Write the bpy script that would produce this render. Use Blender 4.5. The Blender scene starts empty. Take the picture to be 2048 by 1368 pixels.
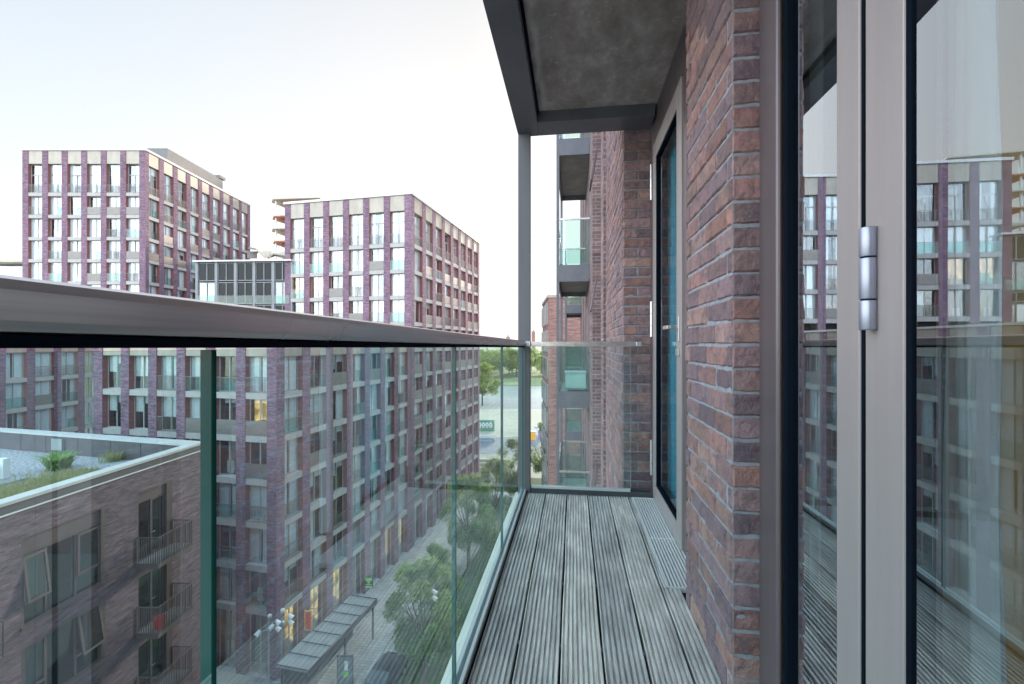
import bpy, math, random
from mathutils import Vector, Matrix, noise
random.seed(7)
R=math.radians
sc=bpy.context.scene
# ---------------------------------------------------------------- camera
F_PX=910.0; PSI=math.atan(123/910)
cam=bpy.data.cameras.new('camera'); co=bpy.data.objects.new('camera',cam)
sc.collection.objects.link(co); sc.camera=co
cam.sensor_width=36; cam.lens=F_PX/2048*36; cam.shift_y=6/2048
cam.clip_start=0.02; cam.clip_end=6000
co.location=(0,0,0); co.rotation_euler=(R(90),0,PSI)
# ---------------------------------------------------------------- sky, sun, exposure
SUN_AZ=R(6); SUN_EL=R(11)          # azimuth to the right of the balcony's long axis (+y)
w=bpy.data.worlds.new('World'); sc.world=w; w.use_nodes=True
nt=w.node_tree; bg=nt.nodes['Background']
sky=nt.nodes.new('ShaderNodeTexSky'); sky.sky_type='NISHITA'; sky.sun_disc=False
sky.sun_elevation=SUN_EL; sky.sun_rotation=SUN_AZ; sky.air_density=1.0; sky.dust_density=3.0; sky.ozone_density=1.0
# hazy sky: paler than clear air and with the glare round the sun held back by the haze
_mx=nt.nodes.new('ShaderNodeMix'); _mx.data_type='RGBA'; _bw=nt.nodes.new('ShaderNodeRGBToBW'); _mx.inputs[0].default_value=.2
nt.links.new(sky.outputs[0],_bw.inputs[0]); nt.links.new(sky.outputs[0],_mx.inputs[6]); nt.links.new(_bw.outputs[0],_mx.inputs[7])
_num=nt.nodes.new('ShaderNodeVectorMath'); _num.operation='SCALE'; _num.inputs['Scale'].default_value=2.09; nt.links.new(_mx.outputs[2],_num.inputs[0])
_den=nt.nodes.new('ShaderNodeVectorMath'); _den.operation='ADD'; _den.inputs[1].default_value=(1.57,1.57,1.57); nt.links.new(_mx.outputs[2],_den.inputs[0])
_dv=nt.nodes.new('ShaderNodeVectorMath'); _dv.operation='DIVIDE'; nt.links.new(_num.outputs[0],_dv.inputs[0]); nt.links.new(_den.outputs[0],_dv.inputs[1])
# sky dimmed ahead, brightened overhead, left and behind to light the balcony
_tc=nt.nodes.new('ShaderNodeTexCoord'); _sp=nt.nodes.new('ShaderNodeSeparateXYZ'); nt.links.new(_tc.outputs['Generated'],_sp.inputs[0])
_mr=nt.nodes.new('ShaderNodeMapRange'); _mr.interpolation_type='SMOOTHSTEP'; _mr.inputs[1].default_value=.10; _mr.inputs[2].default_value=.50; _mr.inputs[3].default_value=1.35; _mr.inputs[4].default_value=.29
nt.links.new(_sp.outputs[1],_mr.inputs[0])
_m2=nt.nodes.new('ShaderNodeMapRange'); _m2.inputs[1].default_value=-.2; _m2.inputs[2].default_value=-.95; _m2.inputs[3].default_value=1.0; _m2.inputs[4].default_value=1.35; nt.links.new(_sp.outputs[0],_m2.inputs[0])
_m3=nt.nodes.new('ShaderNodeMath'); _m3.operation='MULTIPLY'; nt.links.new(_mr.outputs[0],_m3.inputs[0]); nt.links.new(_m2.outputs[0],_m3.inputs[1])
_sk=nt.nodes.new('ShaderNodeVectorMath'); _sk.operation='SCALE'; nt.links.new(_dv.outputs[0],_sk.inputs[0]); nt.links.new(_m3.outputs[0],_sk.inputs['Scale'])
nt.links.new(_sk.outputs[0],bg.inputs[0]); bg.inputs[1].default_value=0.15
sl=bpy.data.lights.new('sun','SUN'); sl.energy=.5; sl.angle=R(8); sl.color=(1,.82,.66)
so=bpy.data.objects.new('sun',sl); sc.collection.objects.link(so)
sd=Vector((math.sin(SUN_AZ)*math.cos(SUN_EL),math.cos(SUN_AZ)*math.cos(SUN_EL),math.sin(SUN_EL)))
so.rotation_euler=sd.to_track_quat('Z','Y').to_euler(); so.location=(20,60,30)
sc.view_settings.view_transform='Standard'; sc.view_settings.look='None'
sc.view_settings.exposure=3.85; sc.view_settings.gamma=1
sc.cycles.max_bounces=10; sc.cycles.transparent_max_bounces=24; sc.cycles.glossy_bounces=4; sc.cycles.diffuse_bounces=4
# ---------------------------------------------------------------- helpers
C=sc.collection
def cw(l,d):                       # lateral / depth of the distant blocks -> world x, y
    c,s=math.cos(PSI),math.sin(PSI); return (l*c-d*s, l*s+d*c)
def tag(o,label=None,cat=None,group=None,kind=None):
    if label: o['label']=label
    if cat: o['category']=cat
    if group: o['group']=group
    if kind: o['kind']=kind
    return o
def thing(name,label,cat,loc=(0,0,0),rz=0,group=None):
    o=bpy.data.objects.new(name,None); o.empty_display_size=.2; C.objects.link(o)
    o.location=loc; o.rotation_euler=(0,0,rz); return tag(o,label,cat,group)
class MB:
    def __init__(s): s.v=[]; s.f=[]; s.mi=[]; s.sm=[]; s.col=[]
    def face(s,pts,mi=0,smooth=False,c=None):
        b=len(s.v); s.v+= [tuple(p) for p in pts]; s.f.append(tuple(range(b,b+len(pts)))); s.mi.append(mi); s.sm.append(smooth); s.col.append(c)
    def box(s,x0,x1,y0,y1,z0,z1,mi=0,M=None,skip=''):
        p=[Vector((x,y,z)) for z in (z0,z1) for y in (y0,y1) for x in (x0,x1)]
        if M: p=[M@q for q in p]
        for k,(a,b,c,d) in dict(b=(0,2,3,1),t=(4,5,7,6),f=(0,1,5,4),k=(2,6,7,3),l=(0,4,6,2),r=(1,3,7,5)).items():
            if k in skip: continue
            s.face([p[a],p[b],p[c],p[d]],mi)
        return s
    def bar(s,a,b,r,n=6,mi=0,r2=None,smooth=True,caps=True):
        a=Vector(a);b=Vector(b); r2=r if r2 is None else r2
        d=(b-a).normalized(); t=Vector((0,0,1)) if abs(d.z)<.9 else Vector((1,0,0))
        e1=d.cross(t).normalized(); e2=d.cross(e1)
        A=[a+(e1*math.cos(k*2*math.pi/n)+e2*math.sin(k*2*math.pi/n))*r for k in range(n)]
        B=[b+(e1*math.cos(k*2*math.pi/n)+e2*math.sin(k*2*math.pi/n))*r2 for k in range(n)]
        for k in range(n):
            j=(k+1)%n; s.face([A[j],A[k],B[k],B[j]],mi,smooth)
        if caps: s.face(A,mi); s.face(B[::-1],mi)
        return s
    def prism(s,poly,z0,z1,mi=0,top=None):
        n=len(poly)
        for i in range(n):
            a,b=poly[i],poly[(i+1)%n]; s.face([(a[0],a[1],z0),(b[0],b[1],z0),(b[0],b[1],z1),(a[0],a[1],z1)],mi)
        s.face([(p[0],p[1],z1) for p in poly],mi if top is None else top)
        s.face([(p[0],p[1],z0) for p in poly][::-1],mi); return s
    def build(s,name,mats,parent=None,bevel=0,weld=False):
        me=bpy.data.meshes.new(name); me.from_pydata(s.v,[],s.f)
        if not isinstance(mats,(list,tuple)): mats=[mats]
        for m in mats: me.materials.append(m)
        me.polygons.foreach_set('material_index',s.mi); me.polygons.foreach_set('use_smooth',s.sm)
        uv=me.uv_layers.new(name='UVMap').data
        for p in me.polygons:
            n=p.normal
            if abs(n.z)>.8:
                for li in p.loop_indices:
                    q=me.vertices[me.loops[li].vertex_index].co; uv[li].uv=(q.x,q.y)
            else:
                t=Vector((-n.y,n.x,0)).normalized()
                for li in p.loop_indices:
                    q=me.vertices[me.loops[li].vertex_index].co; uv[li].uv=(q.dot(t),q.z)
        if any(c is not None for c in s.col):
            ca=me.color_attributes.new('tint','FLOAT_COLOR','CORNER')
            for p,c in zip(me.polygons,s.col):
                c=c or (1,1,1)
                for li in p.loop_indices: ca.data[li].color=(c[0],c[1],c[2],1)
        if weld or bevel:
            import bmesh
            bm=bmesh.new(); bm.from_mesh(me); bmesh.ops.remove_doubles(bm,verts=bm.verts,dist=1e-5)
            bmesh.ops.recalc_face_normals(bm,faces=bm.faces)
            bm.to_mesh(me); bm.free()
        o=bpy.data.objects.new(name,me); C.objects.link(o); o.parent=parent
        if bevel:
            b=o.modifiers.new('bevel','BEVEL'); b.width=bevel; b.segments=2; b.limit_method='ANGLE'
        return o
def inst(o,parent,loc=(0,0,0),rz=0,name=None):
    c=o.copy(); c.name=name or o.name.split('.')[0]; C.objects.link(c); c.parent=parent; c.location=loc; c.rotation_euler=(0,0,rz); return c
# ---------------------------------------------------------------- materials
def newmat(name):
    m=bpy.data.materials.new(name); m.use_nodes=True; n=m.node_tree; return m,n,n.nodes['Principled BSDF'],n.nodes['Material Output']
def ramp(n,stops,fac):
    r=n.nodes.new('ShaderNodeValToRGB'); e=r.color_ramp.elements
    while len(e)<len(stops): e.new(.5)
    for i,(p,c) in enumerate(stops): e[i].position=p; e[i].color=(c[0],c[1],c[2],1)
    n.links.new(fac,r.inputs[0]); return r.outputs[0]
def coord(n,kind='Object',scale=(1,1,1)):
    t=n.nodes.new('ShaderNodeTexCoord'); mp=n.nodes.new('ShaderNodeMapping'); mp.inputs['Scale'].default_value=scale
    n.links.new(t.outputs[kind],mp.inputs[0]); return mp.outputs[0]
def noi(n,v,scale,detail=4,rough=.55):
    t=n.nodes.new('ShaderNodeTexNoise'); t.inputs['Scale'].default_value=scale; t.inputs['Detail'].default_value=detail
    t.inputs['Roughness'].default_value=rough; n.links.new(v,t.inputs['Vector']); return t.outputs[0]
def mix(n,a,b,f,mode='MIX'):
    m=n.nodes.new('ShaderNodeMix'); m.data_type='RGBA'; m.blend_type=mode
    for s,v in ((m.inputs[0],f),(m.inputs[6],a),(m.inputs[7],b)):
        if hasattr(v,'node'): n.links.new(v,s)
        elif isinstance(v,(int,float)): s.default_value=v
        else: s.default_value=(v[0],v[1],v[2],1)
    return m.outputs[2]
def mth(n,op,a,b=0.0):
    m=n.nodes.new('ShaderNodeMath'); m.operation=op
    for s,v in ((m.inputs[0],a),(m.inputs[1],b)):
        if hasattr(v,'node'): n.links.new(v,s)
        else: s.default_value=v
    return m.outputs[0]
def bump(n,h,b,strength=.3,dist=.01):
    k=n.nodes.new('ShaderNodeBump'); k.inputs['Strength'].default_value=strength; k.inputs['Distance'].default_value=dist
    n.links.new(h,k.inputs['Height']); n.links.new(k.outputs[0],b.inputs['Normal'])
def simple(name,col,rough=.6,metal=0,var=.15,scale=3,stretch=(1,1,1),bmp=0,spec=.5):
    m,n,b,o=newmat(name); v=coord(n,'Object',stretch); f=noi(n,v,scale)
    c=ramp(n,[(.3,[k*(1-var) for k in col]),(.7,[min(1,k*(1+var)) for k in col])],f)
    n.links.new(c,b.inputs['Base Color']); b.inputs['Roughness'].default_value=rough; b.inputs['Metallic'].default_value=metal
    b.inputs['Specular IOR Level'].default_value=spec
    if bmp: bump(n,noi(n,v,scale*8),b,bmp,.004)
    return m
def brickmat(name,c1,c2,c3,mortar,bw=.225,bh=.075,ms=.011,patch=.35,bmp=.4):
    m,n,b,o=newmat(name); v=coord(n,'UV')
    t=n.nodes.new('ShaderNodeTexBrick'); n.links.new(v,t.inputs['Vector'])
    t.inputs['Scale'].default_value=1; t.inputs['Brick Width'].default_value=bw; t.inputs['Row Height'].default_value=bh
    t.inputs['Mortar Size'].default_value=ms; t.inputs['Mortar Smooth'].default_value=.2; t.inputs['Bias'].default_value=-.1
    t.inputs['Color1'].default_value=(*c1,1); t.inputs['Color2'].default_value=(*c2,1); t.inputs['Mortar'].default_value=(*mortar,1)
    v2=coord(n,'UV',(1.2,7,1)); f=noi(n,v2,1.6,5,.7)
    f4=noi(n,coord(n,'UV',(.9,6,1)),1.1,3,.6)
    c=mix(n,t.outputs[0],ramp(n,[(.3,(.55,.5,.6)),(.5,(1,1,1)),(.7,(1.5,1.5,1.5))],f4),1,'MULTIPLY')
    c=mix(n,c,c3,mth(n,'MULTIPLY',ramp(n,[(.5,(0,0,0)),(.62,(1,1,1))],f),patch))
    v3=coord(n,'UV',(1,1,1)); g=noi(n,v3,.35,3)
    c=mix(n,c,ramp(n,[(.3,(.78,.78,.8)),(.7,(1.1,1.08,1.1))],g),1,'MULTIPLY')
    n.links.new(c,b.inputs['Base Color']); b.inputs['Roughness'].default_value=.75; b.inputs['Specular IOR Level'].default_value=.35
    bump(n,mth(n,'ADD',mth(n,'MULTIPLY',t.outputs[1],-1.0),mth(n,'MULTIPLY',f,.8)),b,bmp,.008)
    return m
def glassmat(name,tint,ior=1.5,boost=1.7,cap=1.0,dirt=0.0,dirtcol=(.8,.85,.85),rough=0.0,wav=0.0,drops=False):
    m=bpy.data.materials.new(name); m.use_nodes=True; n=m.node_tree; n.nodes.clear()
    out=n.nodes.new('ShaderNodeOutputMaterial'); tr=n.nodes.new('ShaderNodeBsdfTransparent'); tr.inputs[0].default_value=(*tint,1)
    gl=n.nodes.new('ShaderNodeBsdfGlossy'); gl.inputs['Roughness'].default_value=rough; gl.inputs[0].default_value=(.86,.93,1,1)
    fr=n.nodes.new('ShaderNodeFresnel'); fr.inputs[0].default_value=ior
    ge=n.nodes.new('ShaderNodeNewGeometry')
    fac=mth(n,'MINIMUM',mth(n,'MULTIPLY',fr.outputs[0],boost),cap)
    front=mth(n,'SUBTRACT',1.0,ge.outputs['Backfacing']); fac=mth(n,'MULTIPLY',fac,front)
    if wav:
        v=coord(n,'Object',(1,1,1)); h=noi(n,v,.8,2); k=n.nodes.new('ShaderNodeBump'); k.inputs['Strength'].default_value=wav; k.inputs['Distance'].default_value=.02
        n.links.new(h,k.inputs['Height']); n.links.new(k.outputs[0],gl.inputs['Normal'])
    base=tr.outputs[0]
    if dirt:
        df=n.nodes.new('ShaderNodeBsdfDiffuse'); df.inputs[0].default_value=(*dirtcol,1)
        tl=n.nodes.new('ShaderNodeBsdfTranslucent'); tl.inputs[0].default_value=(*dirtcol,1)
        ad=n.nodes.new('ShaderNodeMixShader'); ad.inputs[0].default_value=.5; n.links.new(df.outputs[0],ad.inputs[1]); n.links.new(tl.outputs[0],ad.inputs[2])
        v=coord(n,'Object',(1,1,.22)); a=noi(n,v,5,5,.6)
        d=mth(n,'MULTIPLY',ramp(n,[(.38,(.25,.25,.25)),(.72,(1,1,1))],a),dirt)
        if drops:
            vo=n.nodes.new('ShaderNodeTexVoronoi'); vo.inputs['Scale'].default_value=150; n.links.new(coord(n,'Object'),vo.inputs['Vector'])
            dr=ramp(n,[(.12,(1,1,1)),(.24,(0,0,0))],vo.outputs[0])
            big=ramp(n,[(.45,(0,0,0)),(.62,(1,1,1))],noi(n,coord(n,'Object'),2.2,3))
            d=mth(n,'MINIMUM',mth(n,'ADD',d,mth(n,'MULTIPLY',mth(n,'MULTIPLY',dr,big),.35)),1.0)
        d=mth(n,'MULTIPLY',d,front)
        ms=n.nodes.new('ShaderNodeMixShader'); n.links.new(d,ms.inputs[0]); n.links.new(base,ms.inputs[1]); n.links.new(ad.outputs[0],ms.inputs[2]); base=ms.outputs[0]
    mx=n.nodes.new('ShaderNodeMixShader'); n.links.new(fac,mx.inputs[0]); n.links.new(base,mx.inputs[1]); n.links.new(gl.outputs[0],mx.inputs[2])
    n.links.new(mx.outputs[0],out.inputs[0]); return m
M={}
M['brick_block']=brickmat('purple_brick',(.13,.055,.09),(.27,.135,.195),(.42,.30,.35),(.17,.15,.19),patch=.45)
M['brick_reveal']=simple('reveal_brick',(.20,.075,.07),.8,0,.25,6)
M['brick_low']=brickmat('dark_multi_brick',(.09,.055,.08),(.22,.115,.13),(.28,.20,.22),(.12,.12,.15),patch=.35)
M['brick_far']=brickmat('red_brick',(.26,.11,.09),(.33,.16,.13),(.3,.2,.18),(.28,.22,.2))
M['panel']=simple('bronze_panel',(.37,.325,.28),.5,.25,.12,1.5,(1,1,.3))
M['band']=simple('cast_stone_band',(.40,.37,.36),.7,0,.1,2)
M['frame']=simple('window_frame',(.40,.37,.36),.45,.2,.05)
M['bars']=simple('bronze_bars',(.22,.20,.19),.45,.4,.1)
M['pane']=glassmat('window_pane',(.93,.96,.97),1.6,4.2,wav=.12)
M['bal_glass']=glassmat('balustrade_pane',(.80,.92,.90),1.5,1.6,dirt=.06)
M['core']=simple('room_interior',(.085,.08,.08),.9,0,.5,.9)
M['curtain']=simple('white_curtain',(.88,.90,.90),.8,0,.06,4)
M['blind']=simple('white_blind',(.82,.83,.82),.7,0,.05,2)
M['wood']=simple('orange_wood',(.50,.24,.08),.6,0,.3,2); M['roomw']=simple('room_back_wall',(.42,.38,.33),.9,0,.3,.7)
m,n,b,o_=newmat('added_glow_panel'); b.inputs['Base Color'].default_value=(.6,.35,.1,1); b.inputs['Emission Color'].default_value=(1,.55,.16,1); n.links.new(mth(n,'MULTIPLY',ramp(n,[(.4,(.1,.1,.1)),(.65,(1,1,1))],noi(n,coord(n,'Object'),1.6,3)),.17),b.inputs['Emission Strength']); M['lit']=m  # emission stands in for golden sun reflections and warm shop interiors
M['coping']=simple('pale_coping',(.52,.52,.53),.45,.3,.08,1)
M['roof']=simple('grey_roofing',(.28,.28,.29),.85,0,.15,2)
M['gravel']=simple('roof_gravel',(.30,.30,.33),.95,0,.75,9,bmp=.9)
M['dark']=simple('dark_metal',(.055,.055,.065),.5,.3,.15)
M['inner_par']=simple('parapet_cladding',(.10,.088,.105),.55,.2,.15,1.2)
M['greymetal']=simple('grey_metal',(.33,.35,.37),.45,.4,.1)
M['white']=simple('white_metal',(.72,.74,.76),.5,0,.06)
M['red']=simple('red_plastic',(.75,.03,.03),.4,0,.1)
M['yellow']=simple('yellow_panel',(.85,.45,.05),.5)
M['plant']=simple('plant_cladding',(.17,.165,.16),.7,0,.1,1)
M['bark']=simple('bark',(.12,.09,.07),.9,0,.3,10,(1,1,.2))
M['concrete']=simple('raw_concrete',(.3,.29,.27),.85,0,.2,3)
def leafmat(name,c1,c2):
    m,n,b,o=newmat(name); g=n.nodes.new('ShaderNodeNewGeometry')
    c=ramp(n,[(0,c1),(1,c2)],g.outputs['Random Per Island']); n.links.new(c,b.inputs['Base Color']); b.inputs['Roughness'].default_value=.6
    tl=n.nodes.new('ShaderNodeBsdfTranslucent'); n.links.new(mix(n,c,(1,1,.3),.35),tl.inputs[0])
    ms=n.nodes.new('ShaderNodeMixShader'); ms.inputs[0].default_value=.45; n.links.new(b.outputs[0],ms.inputs[1]); n.links.new(tl.outputs[0],ms.inputs[2]); n.links.new(ms.outputs[0],o.inputs[0]); return m
M['leaf']=leafmat('street_tree_leaves',(.03,.09,.025),(.15,.30,.06))
M['leaf_far']=leafmat('river_tree_leaves',(.13,.20,.07),(.30,.36,.13))  # leaf colour lightened to stand in for distance haze and backlight
M['leaf_gold']=leafmat('sunlit_tree_leaves',(.06,.15,.02),(.38,.42,.03))
M['grass']=leafmat('dry_grass_blades',(.12,.16,.05),(.34,.28,.16))
# ================================================================ BALCONY (ours)
DZ=-1.12; Y0=-1.6; Y1=3.44
def metal(name,col,rough,metal_,streak=(1,1,1),var=.12,sc_=6,aniso=0):
    m,n,b,o=newmat(name); v=coord(n,'Object',streak); f=noi(n,v,sc_,6,.6)
    c=ramp(n,[(.3,[k*(1-var) for k in col]),(.7,[k*(1+var) for k in col])],f)
    n.links.new(c,b.inputs['Base Color']); b.inputs['Metallic'].default_value=metal_
    f2=noi(n,coord(n,'Object',(1,1,1)),2.5,4)
    rr=n.nodes.new('ShaderNodeMapRange'); rr.inputs[3].default_value=rough-.08; rr.inputs[4].default_value=rough+.12; n.links.new(f2,rr.inputs[0]); n.links.new(rr.outputs[0],b.inputs['Roughness'])
    bump(n,noi(n,coord(n,'Object',streak),60,3),b,.06,.001); return m
M['rail']=metal('brushed_rail',(.60,.57,.575),.27,.92,(1,.04,4),.22,14)
M['stile']=metal('anodised_frame',(.33,.285,.285),.48,.3,(3,3,.15),.06,5)
M['darkframe']=metal('brown_frame',(.15,.12,.13),.42,.5,(3,3,.15),.1,5)
M['beam']=metal('steel_beam',(.14,.145,.17),.48,.5,(1,.4,1),.15,3)
M['postm']=metal('post_metal',(.115,.115,.13),.5,.2,(3,3,.15),.1,5)
M['gasket']=simple('black_gasket',(.004,.007,.013),.8,0,.1,spec=.03)
M['chan']=metal('glass_channel',(.55,.57,.58),.4,.6,(1,.1,1),.08)
M['hinge']=metal('satin_hinge',(.33,.34,.42),.38,.8,(1,1,1),.03)
M['steel']=metal('satin_steel',(.62,.62,.64),.3,.9,(1,1,1),.03)
M['glass']=glassmat('balcony_glass',(.85,.97,.965),1.5,4.0,cap=.30,dirt=.03)
M['glass_end']=glassmat('end_glass',(.92,.975,.97),1.52,1.6,dirt=.10,drops=True)
M['edge']=simple('green_glass_edge',(.006,.075,.065),.2,0,.3,4,spec=.4)
M['edge2']=simple('pale_glass_edge',(.34,.40,.39),.2,0,.2,4,spec=.8)
def woodmat():
    m,n,b,o=newmat('weathered_decking'); v=coord(n,'Object',(9,.6,1)); f=noi(n,v,7,8,.7)
    ob=n.nodes.new('ShaderNodeObjectInfo')
    c=ramp(n,[(.25,(.27,.245,.225)),(.5,(.54,.51,.48)),(.75,(.82,.79,.76))],f)
    s=noi(n,coord(n,'Object',(1.6,.7,1)),3.2,5,.65)
    c=mix(n,c,ramp(n,[(.35,(.68,.68,.70)),(.6,(1.05,1.04,1.02)),(.75,(1.35,1.3,1.2))],s),1,'MULTIPLY')
    c=mix(n,c,ramp(n,[(0,(.82,.83,.85)),(1,(1.12,1.1,1.08))],ob.outputs['Random']),1,'MULTIPLY')
    vo=n.nodes.new('ShaderNodeTexVoronoi'); vo.inputs['Scale'].default_value=26; n.links.new(coord(n,'Object'),vo.inputs['Vector'])
    c=mix(n,c,(.55,.54,.5),mth(n,'MULTIPLY',ramp(n,[(.03,(1,1,1)),(.06,(0,0,0))],vo.outputs[0]),.8))
    c=mix(n,c,(.16,.12,.05),mth(n,'MULTIPLY',ramp(n,[(.6,(0,0,0)),(.72,(1,1,1))],noi(n,coord(n,'Object',(1,1,1)),2.3,3)),.35))
    n.links.new(c,b.inputs['Base Color']); b.inputs['Roughness'].default_value=.62
    bump(n,f,b,.35,.002); return m
M['deck']=woodmat()
bal=thing('balcony','narrow timber-decked balcony with glass sides and brushed metal handrail in the foreground','balcony',(0,0,DZ))
def child(o,p):                    # keep world geometry while parenting under an empty
    o.parent=p; o.matrix_parent_inverse=Matrix.Translation(p.location).inverted() if p.rotation_euler.z==0 else p.matrix_world.inverted(); return o
def board(x0,x1,ya,yb,ztop,pitch=.0172,gd=.009):
    mb=MB(); prof=[(x0,ztop-.024),(x0,ztop-.002),(x0+.002,ztop)]
    n=max(1,int((x1-x0-.006)/pitch)); p=(x1-x0-.006)/n
    for i in range(n):
        a=x0+.003+i*p
        prof+= [(a+p*.10,ztop),(a+p*.22,ztop-gd),(a+p*.48,ztop-gd),(a+p*.60,ztop)]
    prof+=[(x1-.002,ztop),(x1,ztop-.002),(x1,ztop-.024)]
    ys=[ya+(yb-ya)*k/30 for k in range(31)]
    for i in range(len(prof)-1):
        for j in range(30):
            (xa,za),(xb,zb)=prof[i],prof[i+1]
            w0=.0012*math.sin(ys[j]*7+x0*50); w1=.0012*math.sin(ys[j+1]*7+x0*50)
            mb.face([(xa+w0,ys[j],za),(xb+w0,ys[j],zb),(xb+w1,ys[j+1],zb),(xa+w1,ys[j+1],za)],0)
    for y,o in ((ya,1),(yb,-1)):
        pts=[(a,y,b) for a,b in prof]; mb.face(pts if o<0 else pts[::-1],0)
    return mb.build('deck_board',M['deck'])
gaps=[-.352,-.207,-.049,.105,.257,.4]
for a,b in zip(gaps[:-1],gaps[1:]): child(board(a+.0045,b-.0045,Y0,Y1+random.uniform(-.006,.004),DZ),bal)
child(board(.4045,.488,Y0,2.17,DZ-.001,.0172),bal)
child(board(.4045,.425,2.175,Y1,DZ-.001,.018),bal)
# metal drainage grille by the far door
mb=MB()
for i in range(10):
    x=.432+i*.0165; mb.box(x,x+.0085,2.185,Y1-.01,DZ-.02,DZ+.002)
for y in (2.18,2.72,3.425): mb.box(.428,.596,y,y+.005,DZ-.021,DZ+.003)
mb.box(.426,.4305,2.18,3.43,DZ-.022,DZ+.0035)
g=child(mb.build('drainage_grille',simple('grille_alloy',(.68,.68,.68),.5,.3,.05)),bal)
mb=MB().box(-.41,.60,Y0,3.55,DZ-.19,DZ-.06); child(mb.build('floor_slab',M['dark']),bal)
for g0 in gaps[1:5]:
    y=.35+.0
    while y<3.3: child(MB().box(g0-.004,g0+.004,y,y+.02,DZ-.03,DZ-.004).build('board_clip',M['beam']),bal); y+=.45
for x in (-.27,-.12,.03,.18,.33): child(MB().bar((x,3.455,DZ-.0),(x,3.455,DZ+.014),.009,10).build('bolt',M['steel']),bal)
# side channel: black inner angle, light aluminium glazing channel, cream strip for the channel's reflection
GX=-.3765
mb=MB().box(-.3505,-.348,Y0,3.52,DZ-.05,DZ+.005); mb.box(GX+.010,-.352,Y0,3.5,DZ-.06,DZ-.012)
child(mb.build('inner_channel',M['gasket']),bal)
mb=MB().box(GX+.0085,GX+.022,Y0,3.5,DZ-.011,DZ+.030); mb.box(GX-.024,GX-.0085,Y0,3.5,DZ-.05,DZ+.022)
child(mb.build('glazing_channel',M['chan'],bevel=.002),bal)
M['cream']=simple('cream_reflection',(.62,.60,.52),.55,.1,.06,2)
mb=MB().box(-.45,-.405,Y0,3.55,DZ-.07,DZ-.035); child(mb.build('reflection_strip',M['cream']),bal)  # cream strip built in place of the channel's reflection in the glass
# side glass panels
def glasspanel(name,x0,x1,y0,y1,z0,z1,mats,long='y'):
    mb=MB(); mb.box(x0,x1,y0,y1,z0,z1)
    for i,f in enumerate(mb.f):
        n=(Vector(mb.v[f[1]])-Vector(mb.v[f[0]])).cross(Vector(mb.v[f[2]])-Vector(mb.v[f[0]])).normalized()
        if (n.y if long=='y' else n.x)>.5: mb.mi[i]=3
        elif (n.y if long=='y' else n.x)<-.5: mb.mi[i]=1
        elif abs(n.z)>.5: mb.mi[i]=2
    return child(mb.build(name,mats),bal)
js=[Y0+.05,.4265,1.41,2.385,3.405]
for i,(a,b) in enumerate(zip(js[:-1],js[1:])):
    a2=a+.004; b2=b-.004
    if i==0: b2=b-.003
    glasspanel('glass_panel',GX-.0062,GX+.0062,a2,b2,DZ-.02,-.005,[M['glass'],M['edge'],M['edge'],M['edge']])
# joints' silicone
# handrail
mb=MB()
def railz(y): return .047-.0045*max(0,y)
ys=[Y0+ (3.46-Y0)*k/24 for k in range(25)]
x0,x1=-.425,-.36
prof=[(x0,-.040),(x1,-.040),(x1,0),(x0,0)]
for j in range(24):
    A=[(x,ys[j],railz(ys[j])+z) for x,z in prof]; B=[(x,ys[j+1],railz(ys[j+1])+z) for x,z in prof]
    for k in range(4):
        q=(k+1)%4; mb.face([A[k],A[q],B[q],B[k]],0)
mb.face([(x,ys[0],railz(ys[0])+z) for x,z in prof]); mb.face([(x,ys[-1],railz(ys[-1])+z) for x,z in prof][::-1])
hr=child(mb.build('handrail',M['rail'],bevel=.010),bal)
mb=MB()
for j in range(24):
    A=[(x,ys[j],railz(ys[j])+z) for x,z in ((x0+.012,-.048),(x1-.002,-.048),(x1-.002,-.0395),(x0+.012,-.0395))]; B=[(x,ys[j+1],railz(ys[j+1])+z) for x,z in ((x0+.012,-.048),(x1-.002,-.048),(x1-.002,-.0395),(x0+.012,-.0395))]
    for k in range(4):
        q=(k+1)%4; mb.face([A[k],A[q],B[q],B[k]],0)
child(mb.build('rail_strip',M['gasket']),bal)  # dark strip along the underside of the handrail
# end rail, end glass, posts
mb=MB().box(-.318,.455,3.43,3.478,-.012,.026); child(mb.build('end_rail',M['rail'],bevel=.003),bal)
mb=MB().box(.456,.494,3.426,3.482,-.010,.024); child(mb.build('rail_cap',M['steel'],bevel=.003),bal)
mb=MB().box(-.372,-.322,3.426,3.482,-.012,.0275); child(mb.build('rail_cap',M['steel'],bevel=.003),bal)
glasspanel('end_glass_panel',-.316,.420,3.448,3.464,-1.065,-.016,[M['glass_end'],M['edge2'],M['edge2'],M['edge2']],'x')
mb=MB().box(-.318,.416,3.44,3.472,-1.085,-1.0655); child(mb.build('glass_clamp',M['chan'],bevel=.002),bal)
mb=MB().box(-.335,.565,3.44,3.50,DZ-.06,-1.0855); mb.box(.42,.565,3.475,3.495,-1.0845,-1.068); child(mb.build('end_channel',M['dark'],bevel=.002),bal)
mb=MB().box(-.424,-.330,3.485,3.54,DZ-.2,1.629); child(mb.build('corner_post',M['postm'],bevel=.003),bal)
mb=MB().box(-.372,-.326,3.428,3.499,DZ-.05,-.0125); child(mb.build('lower_post',M['postm'],bevel=.003),bal)
mb=MB().box(-.43,-.405,Y0,3.6,DZ-.4,DZ-.072); mb.box(-.43,.57,3.556,3.6,DZ-.4,DZ-.03); child(mb.build('fascia',M['beam']),bal)
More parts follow.
